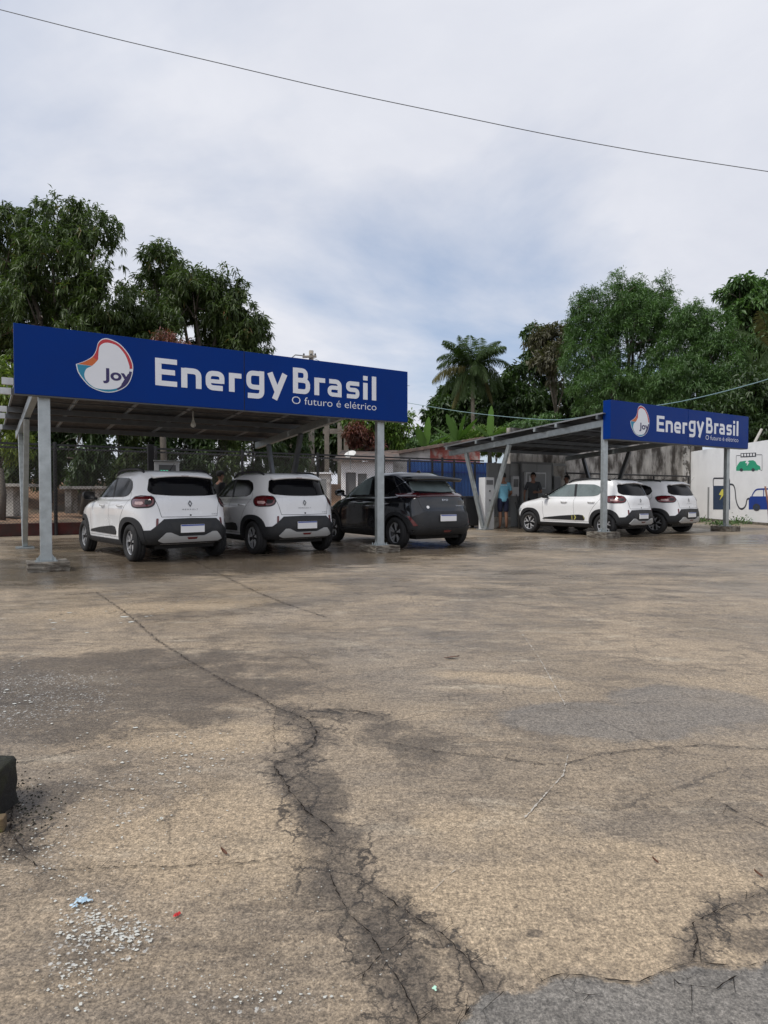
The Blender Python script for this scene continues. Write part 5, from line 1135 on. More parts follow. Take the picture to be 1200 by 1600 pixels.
MB().beam((-.40, -.12, zt_-.32), (.26, -.12, zt_-.30), .09, .10).build('crossarm', M['woodpole'], t); MB().tube([(-.3, -.12, zt_-.27), (-.75, -.1, zt_-.22), (-1.0, -.1, zt_-.42), (-1.3, -.1, zt_-.52)], .03, 6).build('lamp_arm', M['cabinet'], t)
for x in (-.34, .0, .2): MB().tube([(x, -.12, zt_-.25), (x, -.12, zt_-.19), (x, -.12, zt_-.14)], [.03, .05, .02], 8).build('insulator', M['cabdark'], t)
c = at(456, 710, 33); MB_ = MB().tube([c, c+Vector((0, 0, .03)), c+Vector((0, 0, .08)), c+Vector((0, 0, .11))], [.01, .06, .06, .01], 10); tag(MB_.build('wall_lamp', M['lightspot'], smooth=True), 'tiny lit lamp far behind the fence beside the raw concrete columns', 'lamp')
# wires
def wire(name, P_, r, m, label):
    pts = []; Pv = [Vector(p) for p in P_]
    for i in range(len(Pv)-1):
        p0, p1, p2, p3 = Pv[max(0, i-1)], Pv[i], Pv[i+1], Pv[min(len(Pv)-1, i+2)]
        for k in range(8): pts.append(catmull(np.array(p0), np.array(p1), np.array(p2), np.array(p3), k/8))
    pts.append(np.array(Pv[-1])); tag(MB().tube([Vector(p) for p in pts], r, 6).build(name, m, smooth=True), label, 'wire')
Y0 = 11.
wp = [(-260, -52), (0, 15), (170, 58), (340, 98), (520, 140), (700, 178), (860, 211), (1020, 240), (1200, 268), (1420, 302)]
wire('overhead_wire', [at(x, y, Y0+.0004*x) for x, y in wp], .0065, M['cable'], 'thin dark overhead wire crossing the whole sky from upper left to right')
lp = [(470, 600), (560, 617), (640, 630), (720, 643), (800, 652), (870, 656), (920, 650), (960, 643), (1010, 636), (1060, 628), (1110, 617), (1160, 604), (1210, 589), (1330, 545)]
wire('service_cable', [at(x, y, 29-(x-470)/860*16) for x, y in lp], .012, M['cyan'], 'pale sagging cable running past the far sign')
wire('service_cable', [at(x, y, 30) for x, y in [(490, 560), (560, 588), (640, 603), (650, 650), (665, 668)][:3]], .01, M['cable'], 'faint dark wire running down from the utility pole behind the nearer sign')
# ------------------------------------------------------------ people
def skinmesh(name, joints, edges, m, parent=None, sub=2, root=0):
    """joints: list of (co, radius or (rx, ry))"""
    me = bpy.data.meshes.new(name); me.from_pydata([j[0] for j in joints], edges, []); o = bpy.data.objects.new(name, me); col.objects.link(o)
    md = o.modifiers.new('s', 'SKIN'); md.use_smooth_shade = True
    for i, j in enumerate(joints):
        r = j[1]; me.skin_vertices[0].data[i].radius = r if isinstance(r, tuple) else (r, r); me.skin_vertices[0].data[i].use_root = (i == root)
    sd_ = o.modifiers.new('u', 'SUBSURF'); sd_.levels = sub; sd_.render_levels = sub
    dg = bpy.context.evaluated_depsgraph_get(); dg.update(); me2 = bpy.data.meshes.new_from_object(o.evaluated_get(dg)); bpy.data.objects.remove(o)
    me2.materials.clear(); me2.materials.append(m); me2.name = name
    r = bpy.data.objects.new(name, me2); col.objects.link(r); me2.polygons.foreach_set('use_smooth', [True]*len(me2.polygons))
    if parent: r.parent = parent
    return r
def join_into(o, others):
    bm = bmesh.new(); bm.from_mesh(o.data)
    for q in others: bm.from_mesh(q.data)
    bm.to_mesh(o.data); bm.free()
    for q in others: bpy.data.objects.remove(q)
    o.data.polygons.foreach_set('use_smooth', [True]*len(o.data.polygons))
def hand(wr, d, thumb, palm_n):
    """finger chains from a wrist point along d"""
    wr, d, thumb = Vector(wr), Vector(d).normalized(), Vector(thumb).normalized(); pn = Vector(palm_n).normalized(); out = []
    for i, L_ in enumerate((.068, .076, .072, .056)):
        s = wr+d*.075+thumb*(.027-.018*i); J = [(s-d*.03, .010), (s, .0095), (s+d*L_*.45+pn*.008, .0088), (s+d*L_*.78+pn*.028, .008), (s+d*L_*.92+pn*.045, .0068)]
        out.append((J, [(k, k+1) for k in range(4)]))
    s = wr+d*.02+thumb*.02; out.append(([(s, .012), (s+thumb*.022+d*.025, .0115), (s+thumb*.032+d*.05+pn*.012, .010), (s+thumb*.03+d*.072+pn*.022, .008)], [(0, 1), (1, 2), (2, 3)]))
    return out
def person(label, loc, rz, arms, head_turn=(0, 0), legs=None, shirt='shirtblue', lower='navy', shorts=True, cap=False, h=1.0, bare_feet=False, print_=False):
    """facing +y; arms = ((elbow, wrist) left, right)"""
    t = tag(empty('person', loc, rz), label, 'person'); t.scale = (h, h, h)
    lg = legs or (((-.095, .0, .49), (-.10, -.01, .085), (-.11, .0, 0)), ((.095, .0, .49), (.11, -.01, .085), (.12, .0, 0)))
    J = [((0, 0, .93), (.155, .11)), ((0, .01, 1.10), (.135, .095)), ((0, .005, 1.28), (.155, .105)), ((0, 0, 1.40), (.12, .085)), ((0, .005, 1.46), .056), ((0, .02, 1.52), .054), ((0, .025, 1.585), (.072, .088)), ((0, .02, 1.645), (.076, .092)), ((0, .01, 1.69), (.055, .065))]
    E = [(0, 1), (1, 2), (2, 3), (3, 4), (4, 5), (5, 6), (6, 7), (7, 8)]
    nose = len(J); J.append(((0, .122, 1.60), .012)); 
    for s, (el, wr_) in zip((-1, 1), arms):
        b = len(J); J += [((s*.175, 0, 1.40), .055), (el, .040), (wr_, .026)]; el_, w_ = Vector(el), Vector(wr_); d = (w_-el_).normalized(); J.append((tuple(w_+d*.05), (.030, .020))); J.append((tuple(w_+d*.085), (.026, .017))); E += [(3, b), (b, b+1), (b+1, b+2), (b+2, b+3), (b+3, b+4)]
    for s, (kn, an, ft) in zip((-1, 1), lg):
        b = len(J); J += [((s*.095, 0, .86), .092), ((kn[0], kn[1], kn[2]), .056), ((kn[0]*.6+an[0]*.4, kn[1]*.6+an[1]*.4-.015, kn[2]*.6+an[2]*.4), .058), (an, .036), ((an[0]+s*.01, an[1]+.05, .04), .036), ((an[0]+s*.02, an[1]+.16, .025), (.045, .022))]; E += [(0, b), (b, b+1), (b+1, b+2), (b+2, b+3), (b+3, b+4), (b+4, b+5)]
    J.pop(nose) if False else None
    J2 = [j for i, j in enumerate(J) if i != nose]; E2 = [(a-(a > nose), b-(b > nose)) for a, b in E]
    body = skinmesh('body', J2, E2, M['skin'], t)
    # face
    fx = skinmesh('f', [((0, .095, 1.625), .010), ((0, .112, 1.60), .013), ((0, .108, 1.590), .016)], [(0, 1), (1, 2)], M['skin'])
    ears = [skinmesh('e', [((s*.076, .01, 1.585), .012), ((s*.086, .005, 1.61), .016), ((s*.080, .0, 1.635), .012)], [(0, 1), (1, 2)], M['skin']) for s in (-1, 1)]
    fg = []
    for s, (el, wr_) in zip((-1, 1), arms):
        d = (Vector(wr_)-Vector(el)).normalized(); up = Vector((0, 0, 1)) if abs(d.z) < .7 else Vector((0, 1, 0)); th = (up-d*up.dot(d)).normalized(); pn = d.cross(th)*(1 if s < 0 else -1)
        for Jh, Eh in hand(wr_, d, th, pn): fg.append(skinmesh('h', [(tuple(a), b) for a, b in Jh], Eh, M['skin'], sub=1))
    join_into(body, [fx]+ears+fg)
    for s in (-1, 1): MB().box(s*.03-.012, s*.03+.012, .098, .110, 1.626, 1.636).build('eye', M['black'], t)
    MB().box(-.022, .022, .094, .106, 1.562, 1.567).build('mouth', M['lampred'], t)
    # hair
    bm = bmesh.new(); bmesh.ops.create_icosphere(bm, subdivisions=3, radius=1)
    rd = random.Random(3)
    bmesh.ops.delete(bm, geom=[v for v in bm.verts if v.co.z < (-.55 if v.co.y < .1 else .25)], context='VERTS')
    for v in bm.verts: k = 1+rd.uniform(-.03, .03); v.co = Vector((v.co.x*.090*k, v.co.y*.108*k+.008, v.co.z*.105*k+1.655))
    me = bpy.data.meshes.new('hair'); bm.to_mesh(me); bm.free(); hr = link('hair', me, M['hair'], t, smooth=True)
    if cap:
        q = MB(); n = 20
        for j, (r0, z) in enumerate([(.108, 1.655), (.108, 1.69), (.09, 1.735), (.05, 1.765), (.001, 1.772)]):
            for k in range(n): a = 2*math.pi*k/n; q.v.append((r0*.92*math.cos(a), r0*1.1*math.sin(a)+.01, z))
        q.f += [(j*n+k, j*n+(k+1) % n, (j+1)*n+(k+1) % n, (j+1)*n+k) for j in range(4) for k in range(n)]
        n0 = len(q.v); q.v += [(.09*math.cos(a), .11*math.sin(a)+.01, 1.662) for a in np.linspace(.3, 2.84, 10)]+[(.085*math.cos(a), .11+.10*math.sin(a), 1.652) for a in np.linspace(.0, 3.14, 10)]
        q.f += [(n0+i, n0+i+1, n0+10+i+1, n0+10+i) for i in range(9)]
        q.build('cap', M['black'], t, smooth=True)
    # shirt: torso and short sleeves
    S = [((0, 0, .80), (.182, .135)), ((0, 0, .92), (.180, .132)), ((0, .01, 1.08), (.162, .118)), ((0, .005, 1.27), (.178, .128)), ((0, 0, 1.39), (.135, .100)), ((0, .0, 1.445), (.07, .066))]; ES = [(0, 1), (1, 2), (2, 3), (3, 4), (4, 5)]
    for s, (el, wr_) in zip((-1, 1), arms):
        b = len(S); e = Vector(el); a = Vector((s*.175, 0, 1.40)); S += [((s*.17, 0, 1.395), .072), (tuple(a.lerp(e, .45)), .062), (tuple(a.lerp(e, .82)), .060)]; ES += [(4, b), (b, b+1), (b+1, b+2)]
    sh = skinmesh('shirt', S, ES, M[shirt], t)
    if print_:
        v, f = text_mesh('TRANSPORTE', .20, -.10, 1.345, 0, cap=.022, off=.02)
        bv = BVHTree.FromPolygons([w_.co for w_ in sh.data.vertices], [tuple(p.vertices) for p in sh.data.polygons]); q = MB(); vs = []
        for x, y, z in v:
            hh = bv.ray_cast(Vector((-x, -2, z)), Vector((0, 1, 0))); vs.append(hh[0]+Vector((0, -.004, 0)) if hh[0] else Vector((-x, -.12, z)))
        q.add(vs, f); q.build('back_print', M['plate'], sh)
    Lj = [((0, 0, 1.02), (.160, .118)), ((0, 0, .88), (.170, .128))]; EL = [(0, 1)]
    for s, (kn, an, ft) in zip((-1, 1), lg):
        b = len(Lj); k = Vector(kn); hp = Vector((s*.095, 0, .84)); Lj += [(tuple(hp), .108), (tuple(hp.lerp(k, .6)), .090)]
        EL += [(1, b), (b, b+1)]
        if shorts: Lj.append((tuple(hp.lerp(k, .97)), .088)); EL.append((b+1, b+2))
        else:
            Lj += [(tuple(k), .072), (tuple(k.lerp(Vector(an), .6)), .062), ((an[0], an[1], .06), .056)]; EL += [(b+1, b+2), (b+2, b+3), (b+3, b+4)]
    skinmesh('shorts' if shorts else 'trousers', Lj, EL, M[lower], t)
    for s, (kn, an, ft) in zip((-1, 1), lg):
        q = MB(); q.box(an[0]+s*.015-.045, an[0]+s*.015+.045, an[1]-.06, an[1]+.21, .002, .022); q.build('sandal', M['shoe'], t, bevel=.008)
    return t
g_ = G(786, 826); dn = ((-.25, .02, 1.13), (-.19, .22, 1.05))
person('man in light blue printed shirt and navy shorts, his back to the yard', g_, .10, (((-.27, .02, 1.12), (-.20, .20, 1.00)), ((.27, .02, 1.12), (.24, .20, 1.02))), shirt='shirtblue', lower='navy', print_=True, h=1.02)
p = onb(833, VB-.75); person('man in a dark grey shirt and black trousers standing beside the dark power cabinet', p, math.pi-.35, (((-.26, .03, 1.12), (-.14, .20, 1.12)), ((.27, .0, 1.12), (.26, .12, .90))), shirt='shirtgrey', lower='black', shorts=False, h=1.04)
p = onb(886, VB-.9); person('person with dark hair mostly hidden behind the roof of the far white car', p, 1.6, (((-.25, .0, 1.13), (-.22, .14, .95)), ((.25, .0, 1.13), (.22, .14, .95))), shirt='black', lower='black', shorts=False, h=1.0)
p = F1(F1.apx(344, 6.4), 6.4); person('person in a black cap standing between the two white cars of the nearer carport', p, -.9, (((-.25, .02, 1.13), (-.20, .20, 1.02)), ((.25, .02, 1.13), (.20, .20, 1.02))), shirt='black', lower='black', shorts=False, cap=True, h=.97)
p = G(775, 822); person('person in black standing half hidden behind the slanted steel brace', p+Vector((-.05, .35, 0)), 2.2, (((-.25, .02, 1.13), (-.20, .20, 1.02)), ((.25, .02, 1.13), (.20, .15, .95))), shirt='black', lower='black', shorts=False, h=.98)
# ------------------------------------------------------------ vegetation
def leaves_mesh(name, C, D, Lr, Wr, seed, fold=.25, curl=.25, nseg=2, rnd=None):
    """C centres (n,3), D unit directions (n,3); one bent leaf per centre"""
    g = np.random.default_rng(seed); n = len(C); L_ = g.uniform(*Lr, n)[:, None]; W_ = g.uniform(*Wr, n)[:, None]
    up = np.tile([0, 0, 1.], (n, 1))+g.normal(0, .45, (n, 3)); s = np.cross(D, up); s /= np.linalg.norm(s, axis=1)[:, None]+1e-9; u = np.cross(s, D)
    dr = np.array([0, 0, -1.])
    p0 = C; pm = C+D*L_*.5; pt = C+D*L_+dr*L_*curl; pl = C+D*L_*.45+s*W_/2+u*W_*fold; pr = C+D*L_*.45-s*W_/2+u*W_*fold; pm = C+D*L_*.5+dr*L_*curl*.2
    V = np.stack([p0, pl, pm, pr, pt], 1).reshape(-1, 3); b = np.arange(n)[:, None]*5
    F = np.concatenate([b+np.array([[0, 2, 1]]), b+np.array([[1, 2, 4]]), b+np.array([[0, 3, 2]]), b+np.array([[2, 3, 4]])]).reshape(-1, 3)
    me = mesh_np(name, V, F); r = g.random(n) if rnd is None else rnd
    a = me.attributes.new('rnd', 'FLOAT', 'POINT'); a.data.foreach_set('value', np.repeat(r, 5).astype(np.float32)); return me
def crown_points(blobs, n, g, gap=.42, shell=.55, gs=.55):
    out, out_n = [], []
    w_ = np.array([b[3]*b[3] for b in blobs]); w_ = w_/w_.sum()
    for b, k in zip(blobs, w_):
        m = int(n*k*1.8); d = g.normal(0, 1, (m, 3)); d /= np.linalg.norm(d, axis=1)[:, None]; rr = g.uniform(0, 1, m)**.33; rr = shell+(1.06-shell)*rr
        rx, rz = b[3], (b[4] if len(b) > 4 else b[3]); bump = 1+.22*np.sin(d[:, 0]*5+b[0])*np.cos(d[:, 2]*6+b[1])+.15*np.sin(d[:, 1]*9+d[:, 2]*7)
        p = np.array(b[:3])+d*(rr*bump)[:, None]*np.array([rx, rx*.9, rz]); out.append(p); out_n.append(d)
    P, N = np.concatenate(out), np.concatenate(out_n)
    v = fbm(P[:, 0]+P[:, 1]*.7+50, P[:, 2]+P[:, 1]*.5+50, gs, 11, 3); keep = v > gap; P, N = P[keep], N[keep]
    i = g.permutation(len(P))[:n]; return P[i], N[i]
def tree(name, label, Y, px, zbase, blobs_px, m, bark=None, seed=1, clusters=900, per=12, Lr=(.18, .3), Wr=(.04, .07), spread=.22, droop=.5, gap=.42, trunk=.28, shell=.55, depth=1., curl=.25, group=None, trunk_px=None, gs=.55, newtip=None, limbs=True):
    """blobs_px: (px, py, radius_px[, vertical radius_px]) placed at distance Y, depth jittered"""
    g = np.random.default_rng(seed); s = Y/FPX; base = at(px, 774, Y); t = tag(empty(name, (base.x, Y, 0)), label, 'tree', group)
    bl = []
    for b in blobs_px:
        c = at(b[0], b[1], Y); bl.append((c.x-base.x, float(g.uniform(-1, 1))*depth*b[2]*s*.9, c.z, b[2]*s, (b[3] if len(b) > 3 else b[2])*s))
    P, N = crown_points(bl, clusters, g, gap, shell, gs)
    D0 = N*.8+g.normal(0, .5, N.shape)+np.array([0, 0, -.1])
    C = np.repeat(P, per, 0)+g.normal(0, spread*.35, (len(P)*per, 3)); D = np.repeat(D0, per, 0)*.6+g.normal(0, .75, C.shape)+np.array([0, 0, -droop]); D /= np.linalg.norm(D, axis=1)[:, None]
    rn = np.clip(np.repeat(g.random(len(P)), per)*.75+g.random(len(C))*.25, 0, 1)
    me = leaves_mesh('crown', C, D, Lr, Wr, seed, curl=curl, rnd=rn); link('crown', me, m, t)
    q = MB(); topz = max(b[2] for b in bl); lowz = min(b[2]-b[4]*.3 for b in bl); fx = 0.
    fk = Vector((fx, 0, max(zbase+1.2, lowz*.75))); q.tube([(0, 0, zbase-.1), (.05, .02, (zbase+fk.z)/2), tuple(fk)], [trunk*1.25, trunk, trunk*.85], 10)
    for k, b in enumerate(bl):
        e = Vector(b[:3])+Vector((0, 0, b[4]*.3)); mid = fk.lerp(e, .5)+Vector((float(g.uniform(-.3, .3)), float(g.uniform(-.3, .3)), .25)); r0 = trunk*.5*min(1, b[3]/1.4+.2); q.tube([tuple(fk), tuple(mid), tuple(e)], [r0, r0*.6, .02], 7)
        for j in range(5):
            dd = Vector((float(g.normal()), float(g.normal()), float(g.normal())+.3)).normalized(); st0 = mid.lerp(e, float(g.uniform(.2, .9))); q.tube([tuple(st0), tuple(st0+dd*b[3]*.45+Vector((0, 0, .1))), tuple(st0+dd*b[3]*.9)], [r0*.35, r0*.22, .01], 5)
    q.build('trunk', bark or M['bark'], t, smooth=True)
    return t
LM = dict(
    mango=leafmat('mango_leaf', (.032, .052, .018), (.092, .135, .040), (.300, .128, .053)), dark=leafmat('dark_leaf', (.020, .040, .014), (.060, .102, .032), (.075, .105, .030)),
    green=leafmat('green_leaf', (.036, .075, .028), (.115, .205, .070), (.20, .26, .09)), fresh=leafmat('fresh_leaf', (.053, .112, .022), (.158, .247, .045), (.240, .240, .060)), lime=leafmat('lime_leaf', (.090, .150, .030), (.240, .300, .060), (.360, .300, .075)),
    dry=leafmat('dry_leaf', (.053, .053, .030), (.112, .105, .063), (.180, .120, .075)), palm=leafmat('palm_leaf', (.018, .032, .010), (.055, .092, .028), (.16, .12, .055), .6, .2, .15), red=leafmat('red_leaf', (.075, .045, .030), (.210, .075, .060), (.300, .105, .075)), banana=leafmat('banana_leaf', (.05, .10, .024), (.13, .24, .05), (.22, .34, .06), .45, .3, .3))
tree('mango_tree', 'tall dark mango tree with drooping leaves, leftmost above the nearer sign', 25, 85, .4, [(30, 380, 46, 42), (90, 350, 40, 38), (140, 370, 42, 44), (165, 425, 42, 44), (100, 430, 56, 55), (25, 460, 60, 62), (178, 480, 44, 42), (90, 520, 75, 60), (-40, 430, 60, 70), (170, 550, 60, 50), (10, 560, 60, 50), (-60, 540, 60, 60)], LM['mango'], seed=11, clusters=4000, per=14, Lr=(.20, .34), Wr=(.045, .075), gap=.38, shell=.3, gs=.9, spread=.16, droop=.75)
tree('mango_tree', 'mango tree with a stepped crown right of the tallest one, above the nearer sign', 27, 310, .4, [(255, 412, 26, 30), (285, 445, 40, 34), (310, 480, 50, 48), (355, 455, 30, 30), (368, 490, 42, 44), (385, 540, 34, 44), (240, 470, 44, 50), (270, 540, 60, 50), (340, 560, 60, 46), (215, 530, 46, 44), (405, 515, 12, 22)], LM['mango'], seed=12, clusters=3300, per=14, Lr=(.20, .34), Wr=(.045, .075), gap=.38, shell=.3, gs=.9, spread=.16, droop=.75)
# reddish new growth just above the sign
tree('young_mango', 'clump of reddish new leaves peeping over the nearer sign', 20, 254, .4, [(252, 528, 13, 10), (275, 540, 12, 8), (240, 560, 26, 24), (270, 575, 30, 26)], LM['red'], seed=13, clusters=420, per=10, Lr=(.14, .24), Wr=(.03, .05), gap=.2, trunk=.10, droop=.9)
tree('leafy_shrub', 'yellow green leafy shrub growing up at the left edge beside the carport', 17.5, 2, .35, [(-8, 590, 24, 30), (5, 630, 26, 30), (-15, 670, 34, 34), (8, 690, 26, 26), (-40, 620, 34, 50)], LM['lime'], seed=14, clusters=800, per=9, Lr=(.12, .22), Wr=(.035, .06), gap=.3, trunk=.08, spread=.15)
# hedge of bushes behind the fence, seen under the roof
for i, (px, Y, s) in enumerate([(20, 21, 1), (75, 22, 1.0), (130, 20.5, .9), (185, 22.5, .8), (230, 23.5, 1.), (290, 24, 1), (345, 24.5, .9), (395, 26, 1), (440, 28, 1.1)]):
    tree('bush', ['dense dark bush behind the fence at the left edge', 'dark bush behind the fence left of the front post', 'bush with hanging leaves behind the fence above the left white car', 'bush behind the fence above the second concrete table', 'dark bush behind the pale charging cabinet', 'dark bush seen under the roof above the leftmost white car', 'dark bush behind the person in the black cap', 'dark bush behind the fence above the second white car', 'dark bush right of the second white car behind the raw concrete columns'][i], Y, px, .5, [(px-18, 725, 26*s, 30), (px+14, 715, 28*s, 32), (px, 690, 34*s, 30), (px+5, 660, 34, 26), (px-8, 742, 20, 16)], LM['dark' if i % 3 else 'mango'], seed=30+i, clusters=620, per=10, Lr=(.16, .28), Wr=(.05, .08), gap=.34, trunk=.10, spread=.2, shell=.3, group='bushes behind the fence')
tree('leafy_tree', 'green tree seen just right of the nearer sign above the old roof', 31, 600, .3, [(592, 690, 26, 24), (612, 665, 24, 22), (570, 655, 30, 30), (620, 690, 18, 18), (640, 660, 8, 12)], LM['fresh'], seed=50, clusters=800, per=10, Lr=(.2, .32), Wr=(.07, .11), gap=.36, trunk=.14)
tree('red_leaf_tree', 'tree with dull red leaves between the raw concrete columns and the green tree', 30, 572, .3, [(570, 690, 17, 18), (578, 705, 16, 14), (556, 680, 14, 16)], LM['red'], seed=51, clusters=420, per=9, Lr=(.15, .26), Wr=(.05, .08), gap=.35, trunk=.1)
tree('dense_tree', 'very dark tree behind the raw concrete columns', 38, 500, .3, [(470, 660, 36, 40), (520, 670, 40, 40), (500, 710, 44, 30), (550, 690, 34, 34), (430, 690, 30, 34)], LM['dark'], seed=52, clusters=900, per=10, Lr=(.3, .5), Wr=(.12, .18), gap=.3, trunk=.2)
tree('dense_tree', 'dark rounded tree behind the coconut palm, left end of the tree line', 44, 715, 0, [(690, 655, 26, 26), (715, 625, 32, 30), (745, 640, 36, 32), (670, 690, 24, 22), (720, 680, 40, 28), (735, 605, 20, 16)], LM['dark'], seed=53, clusters=1500, per=10, Lr=(.3, .48), Wr=(.12, .2), gap=.3, trunk=.25)
tree('dense_tree', 'dark leafy tree between the coconut palm and the bare brown tree', 42, 810, 0, [(785, 620, 30, 30), (820, 600, 30, 34), (815, 650, 44, 34), (845, 570, 22, 34), (770, 665, 34, 24), (860, 640, 36, 40), (835, 520, 12, 14)], LM['dark'], seed=54, clusters=1700, per=10, Lr=(.3, .48), Wr=(.10, .18), gap=.36, trunk=.25)
tree('sparse_tree', 'thin brownish tree with a pale branching trunk left of the tall feathery tree', 37, 868, 0, [(850, 530, 22, 22), (870, 520, 22, 16), (885, 540, 20, 24), (860, 560, 26, 24), (880, 590, 22, 30), (832, 552, 14, 14)], LM['dry'], bark=M['palebark'], seed=55, clusters=650, per=8, Lr=(.2, .34), Wr=(.07, .12), gap=.46, trunk=.16, shell=.3)
big = [(925, 478, 26, 28), (960, 470, 30, 30), (1000, 476, 30, 32), (1035, 478, 26, 32), (935, 500, 38, 38), (985, 505, 46, 42), (1035, 510, 36, 42), (915, 560, 42, 44), (970, 575, 52, 46), (1020, 580, 46, 44), (930, 620, 48, 40), (1000, 625, 50, 36), (905, 510, 18, 22), (962, 440, 8, 20), (1044, 440, 9, 24), (925, 458, 8, 18), (1000, 446, 7, 14), (900, 480, 9, 18), (985, 446, 6, 12)]
tree('feathery_tree', 'tallest green tree on the right, with upright feathery sprays above the far carport', 35, 975, 0, big, LM['green'], seed=56, clusters=5200, per=15, Lr=(.16, .30), Wr=(.028, .05), gap=.47, spread=.24, trunk=.28, droop=-.15, shell=.35, gs=.6, curl=.35)
# upright feathery sprays at its top
tree('feathery_tree', 'bushy mid green tree leaning in front, directly above the far sign', 32, 1090, 0, [(1085, 500, 30, 26), (1110, 520, 32, 28), (1075, 545, 42, 36), (1115, 570, 46, 40), (1070, 600, 48, 40), (1130, 620, 46, 36), (1040, 620, 34, 36), (1150, 545, 16, 20)], LM['green'], seed=57, clusters=4200, per=14, Lr=(.15, .28), Wr=(.028, .05), gap=.42, trunk=.2, droop=.25, shell=.4, gs=.7)
tree('broadleaf_tree', 'broad leaved tree at the right edge behind the drooping palm fronds', 38, 1180, 0, [(1150, 460, 26, 22), (1185, 455, 30, 24), (1220, 470, 30, 30), (1170, 500, 34, 30), (1210, 520, 36, 34), (1140, 500, 16, 18), (1230, 560, 44, 44)], LM['green'], seed=58, clusters=1500, per=8, Lr=(.3, .46), Wr=(.12, .19), gap=.42, trunk=.2, shell=.45)
tree('dense_tree', 'dark bush mass right behind the top of the white wall at the right edge', 27, 1190, 0, [(1160, 650, 30, 36), (1200, 640, 34, 44), (1180, 680, 40, 24), (1225, 600, 34, 44), (1160, 610, 26, 30), (1120, 650, 34, 30)], LM['dark'], seed=59, clusters=1300, per=10, Lr=(.18, .3), Wr=(.07, .11), gap=.3, trunk=.14)
tree('dense_tree', 'dark tree filling the gap low between the sparse tree and the tall feathery tree', 40, 900, 0, [(880, 640, 36, 34), (920, 640, 36, 30), (960, 650, 40, 30), (1040, 650, 40, 30), (1090, 650, 40, 26)], LM['dark'], seed=60, clusters=1100, per=10, Lr=(.3, .45), Wr=(.12, .18), gap=.25, trunk=.2)
def frond(q, base, az, el, L_, droop, nl=34, ll=.55, lw=.035, hang=.6, rdv=None, vals=None, val=.5):
    """palm frond: bent rachis with two rows of leaflets, appended to lists"""
    d = Vector((math.cos(az)*math.cos(el), math.sin(az)*math.cos(el), math.sin(el))); pts = []; p = Vector(base); n = 14
    for i in range(n+1):
        pts.append(p.copy()); d = (d+Vector((0, 0, -droop/n*(1+i/n)))).normalized(); p = p+d*L_/n
    Q = q['v']; F = q['f']
    for i in range(nl):
        s = .12+.88*i/nl; k = s*n; a = int(min(k, n-1)); c = pts[a].lerp(pts[a+1], k-a); t = (pts[a+1]-pts[a]).normalized(); side = t.cross(Vector((0, 0, 1))); side = side.normalized() if side.length > .05 else Vector((1, 0, 0))
        for sg in (1, -1):
            l = ll*(math.sin(math.pi*min(1, s*.9+.08))**.6)*random.uniform(.8, 1.1); dr = (side*sg*.8+t*random.uniform(.35, .75)+Vector((0, 0, -hang*random.uniform(.8, 1.5)))).normalized(); e = c+dr*l+Vector((0, 0, -hang*l*.4)); m_ = c+dr*l*.5; o = len(Q)
            wv = t*lw; Q += [tuple(c), tuple(m_+wv), tuple(e), tuple(m_-wv)]; F.append((o, o+1, o+2, o+3)); q['r'] += [val]*4
    o = len(Q)
    for i, p in enumerate(pts):
        w_ = .03*(1-i/n)+.006; Q += [(p.x-w_, p.y, p.z), (p.x+w_, p.y, p.z), (p.x, p.y, p.z-w_)]; q['r'] += [.8]*3
    for i in range(n):
        for a, b in ((0, 1), (1, 2), (2, 0)): F.append((o+3*i+a, o+3*i+b, o+3*i+3+b, o+3*i+3+a))
def frond_obj(name, q, m, parent):
    me = mesh_np(name, np.array(q['v']), np.array(q['f'])); a = me.attributes.new('rnd', 'FLOAT', 'POINT'); a.data.foreach_set('value', np.array(q['r'], dtype=np.float32)); return link(name, me, m, parent)
def palm(label, Y, px, pytop, zbase, spec, L_, seed, trunk_r=.13):
    random.seed(seed); c = at(px, pytop, Y); t = tag(empty('coconut_palm', (c.x, Y, 0)), label, 'palm tree')
    zt = c.z; q = MB(); q.tube([(.25, 0, zbase), (.15, 0, zbase+(zt-zbase)*.3), (.05, 0, zbase+(zt-zbase)*.65), (0, 0, zt)], [trunk_r*1.5, trunk_r, trunk_r*.9, trunk_r*.8], 10); q.build('trunk', M['palmbark'], t, smooth=True)
    for (az, el, k, dr, hg, val) in spec:
        f = dict(v=[], f=[], r=[]); frond(f, (0, 0, zt-.05), R(az), R(el), L_*k, dr, hang=hg, val=val, ll=L_*.29, lw=L_*.009, nl=72); frond_obj('frond', f, LM['palm'], t)
    q = MB()
    for k in range(7): a = k*.9; cx, cy, cz = .2*math.cos(a), .2*math.sin(a), zt-.28-.05*(k % 3); q.tube([(cx, cy, cz-.13), (cx, cy, cz-.09), (cx, cy, cz), (cx, cy, cz+.09), (cx, cy, cz+.13)], [.01, .09, .12, .08, .01], 8)
    q.build('coconuts', M['bark'], t, smooth=True)
    return t
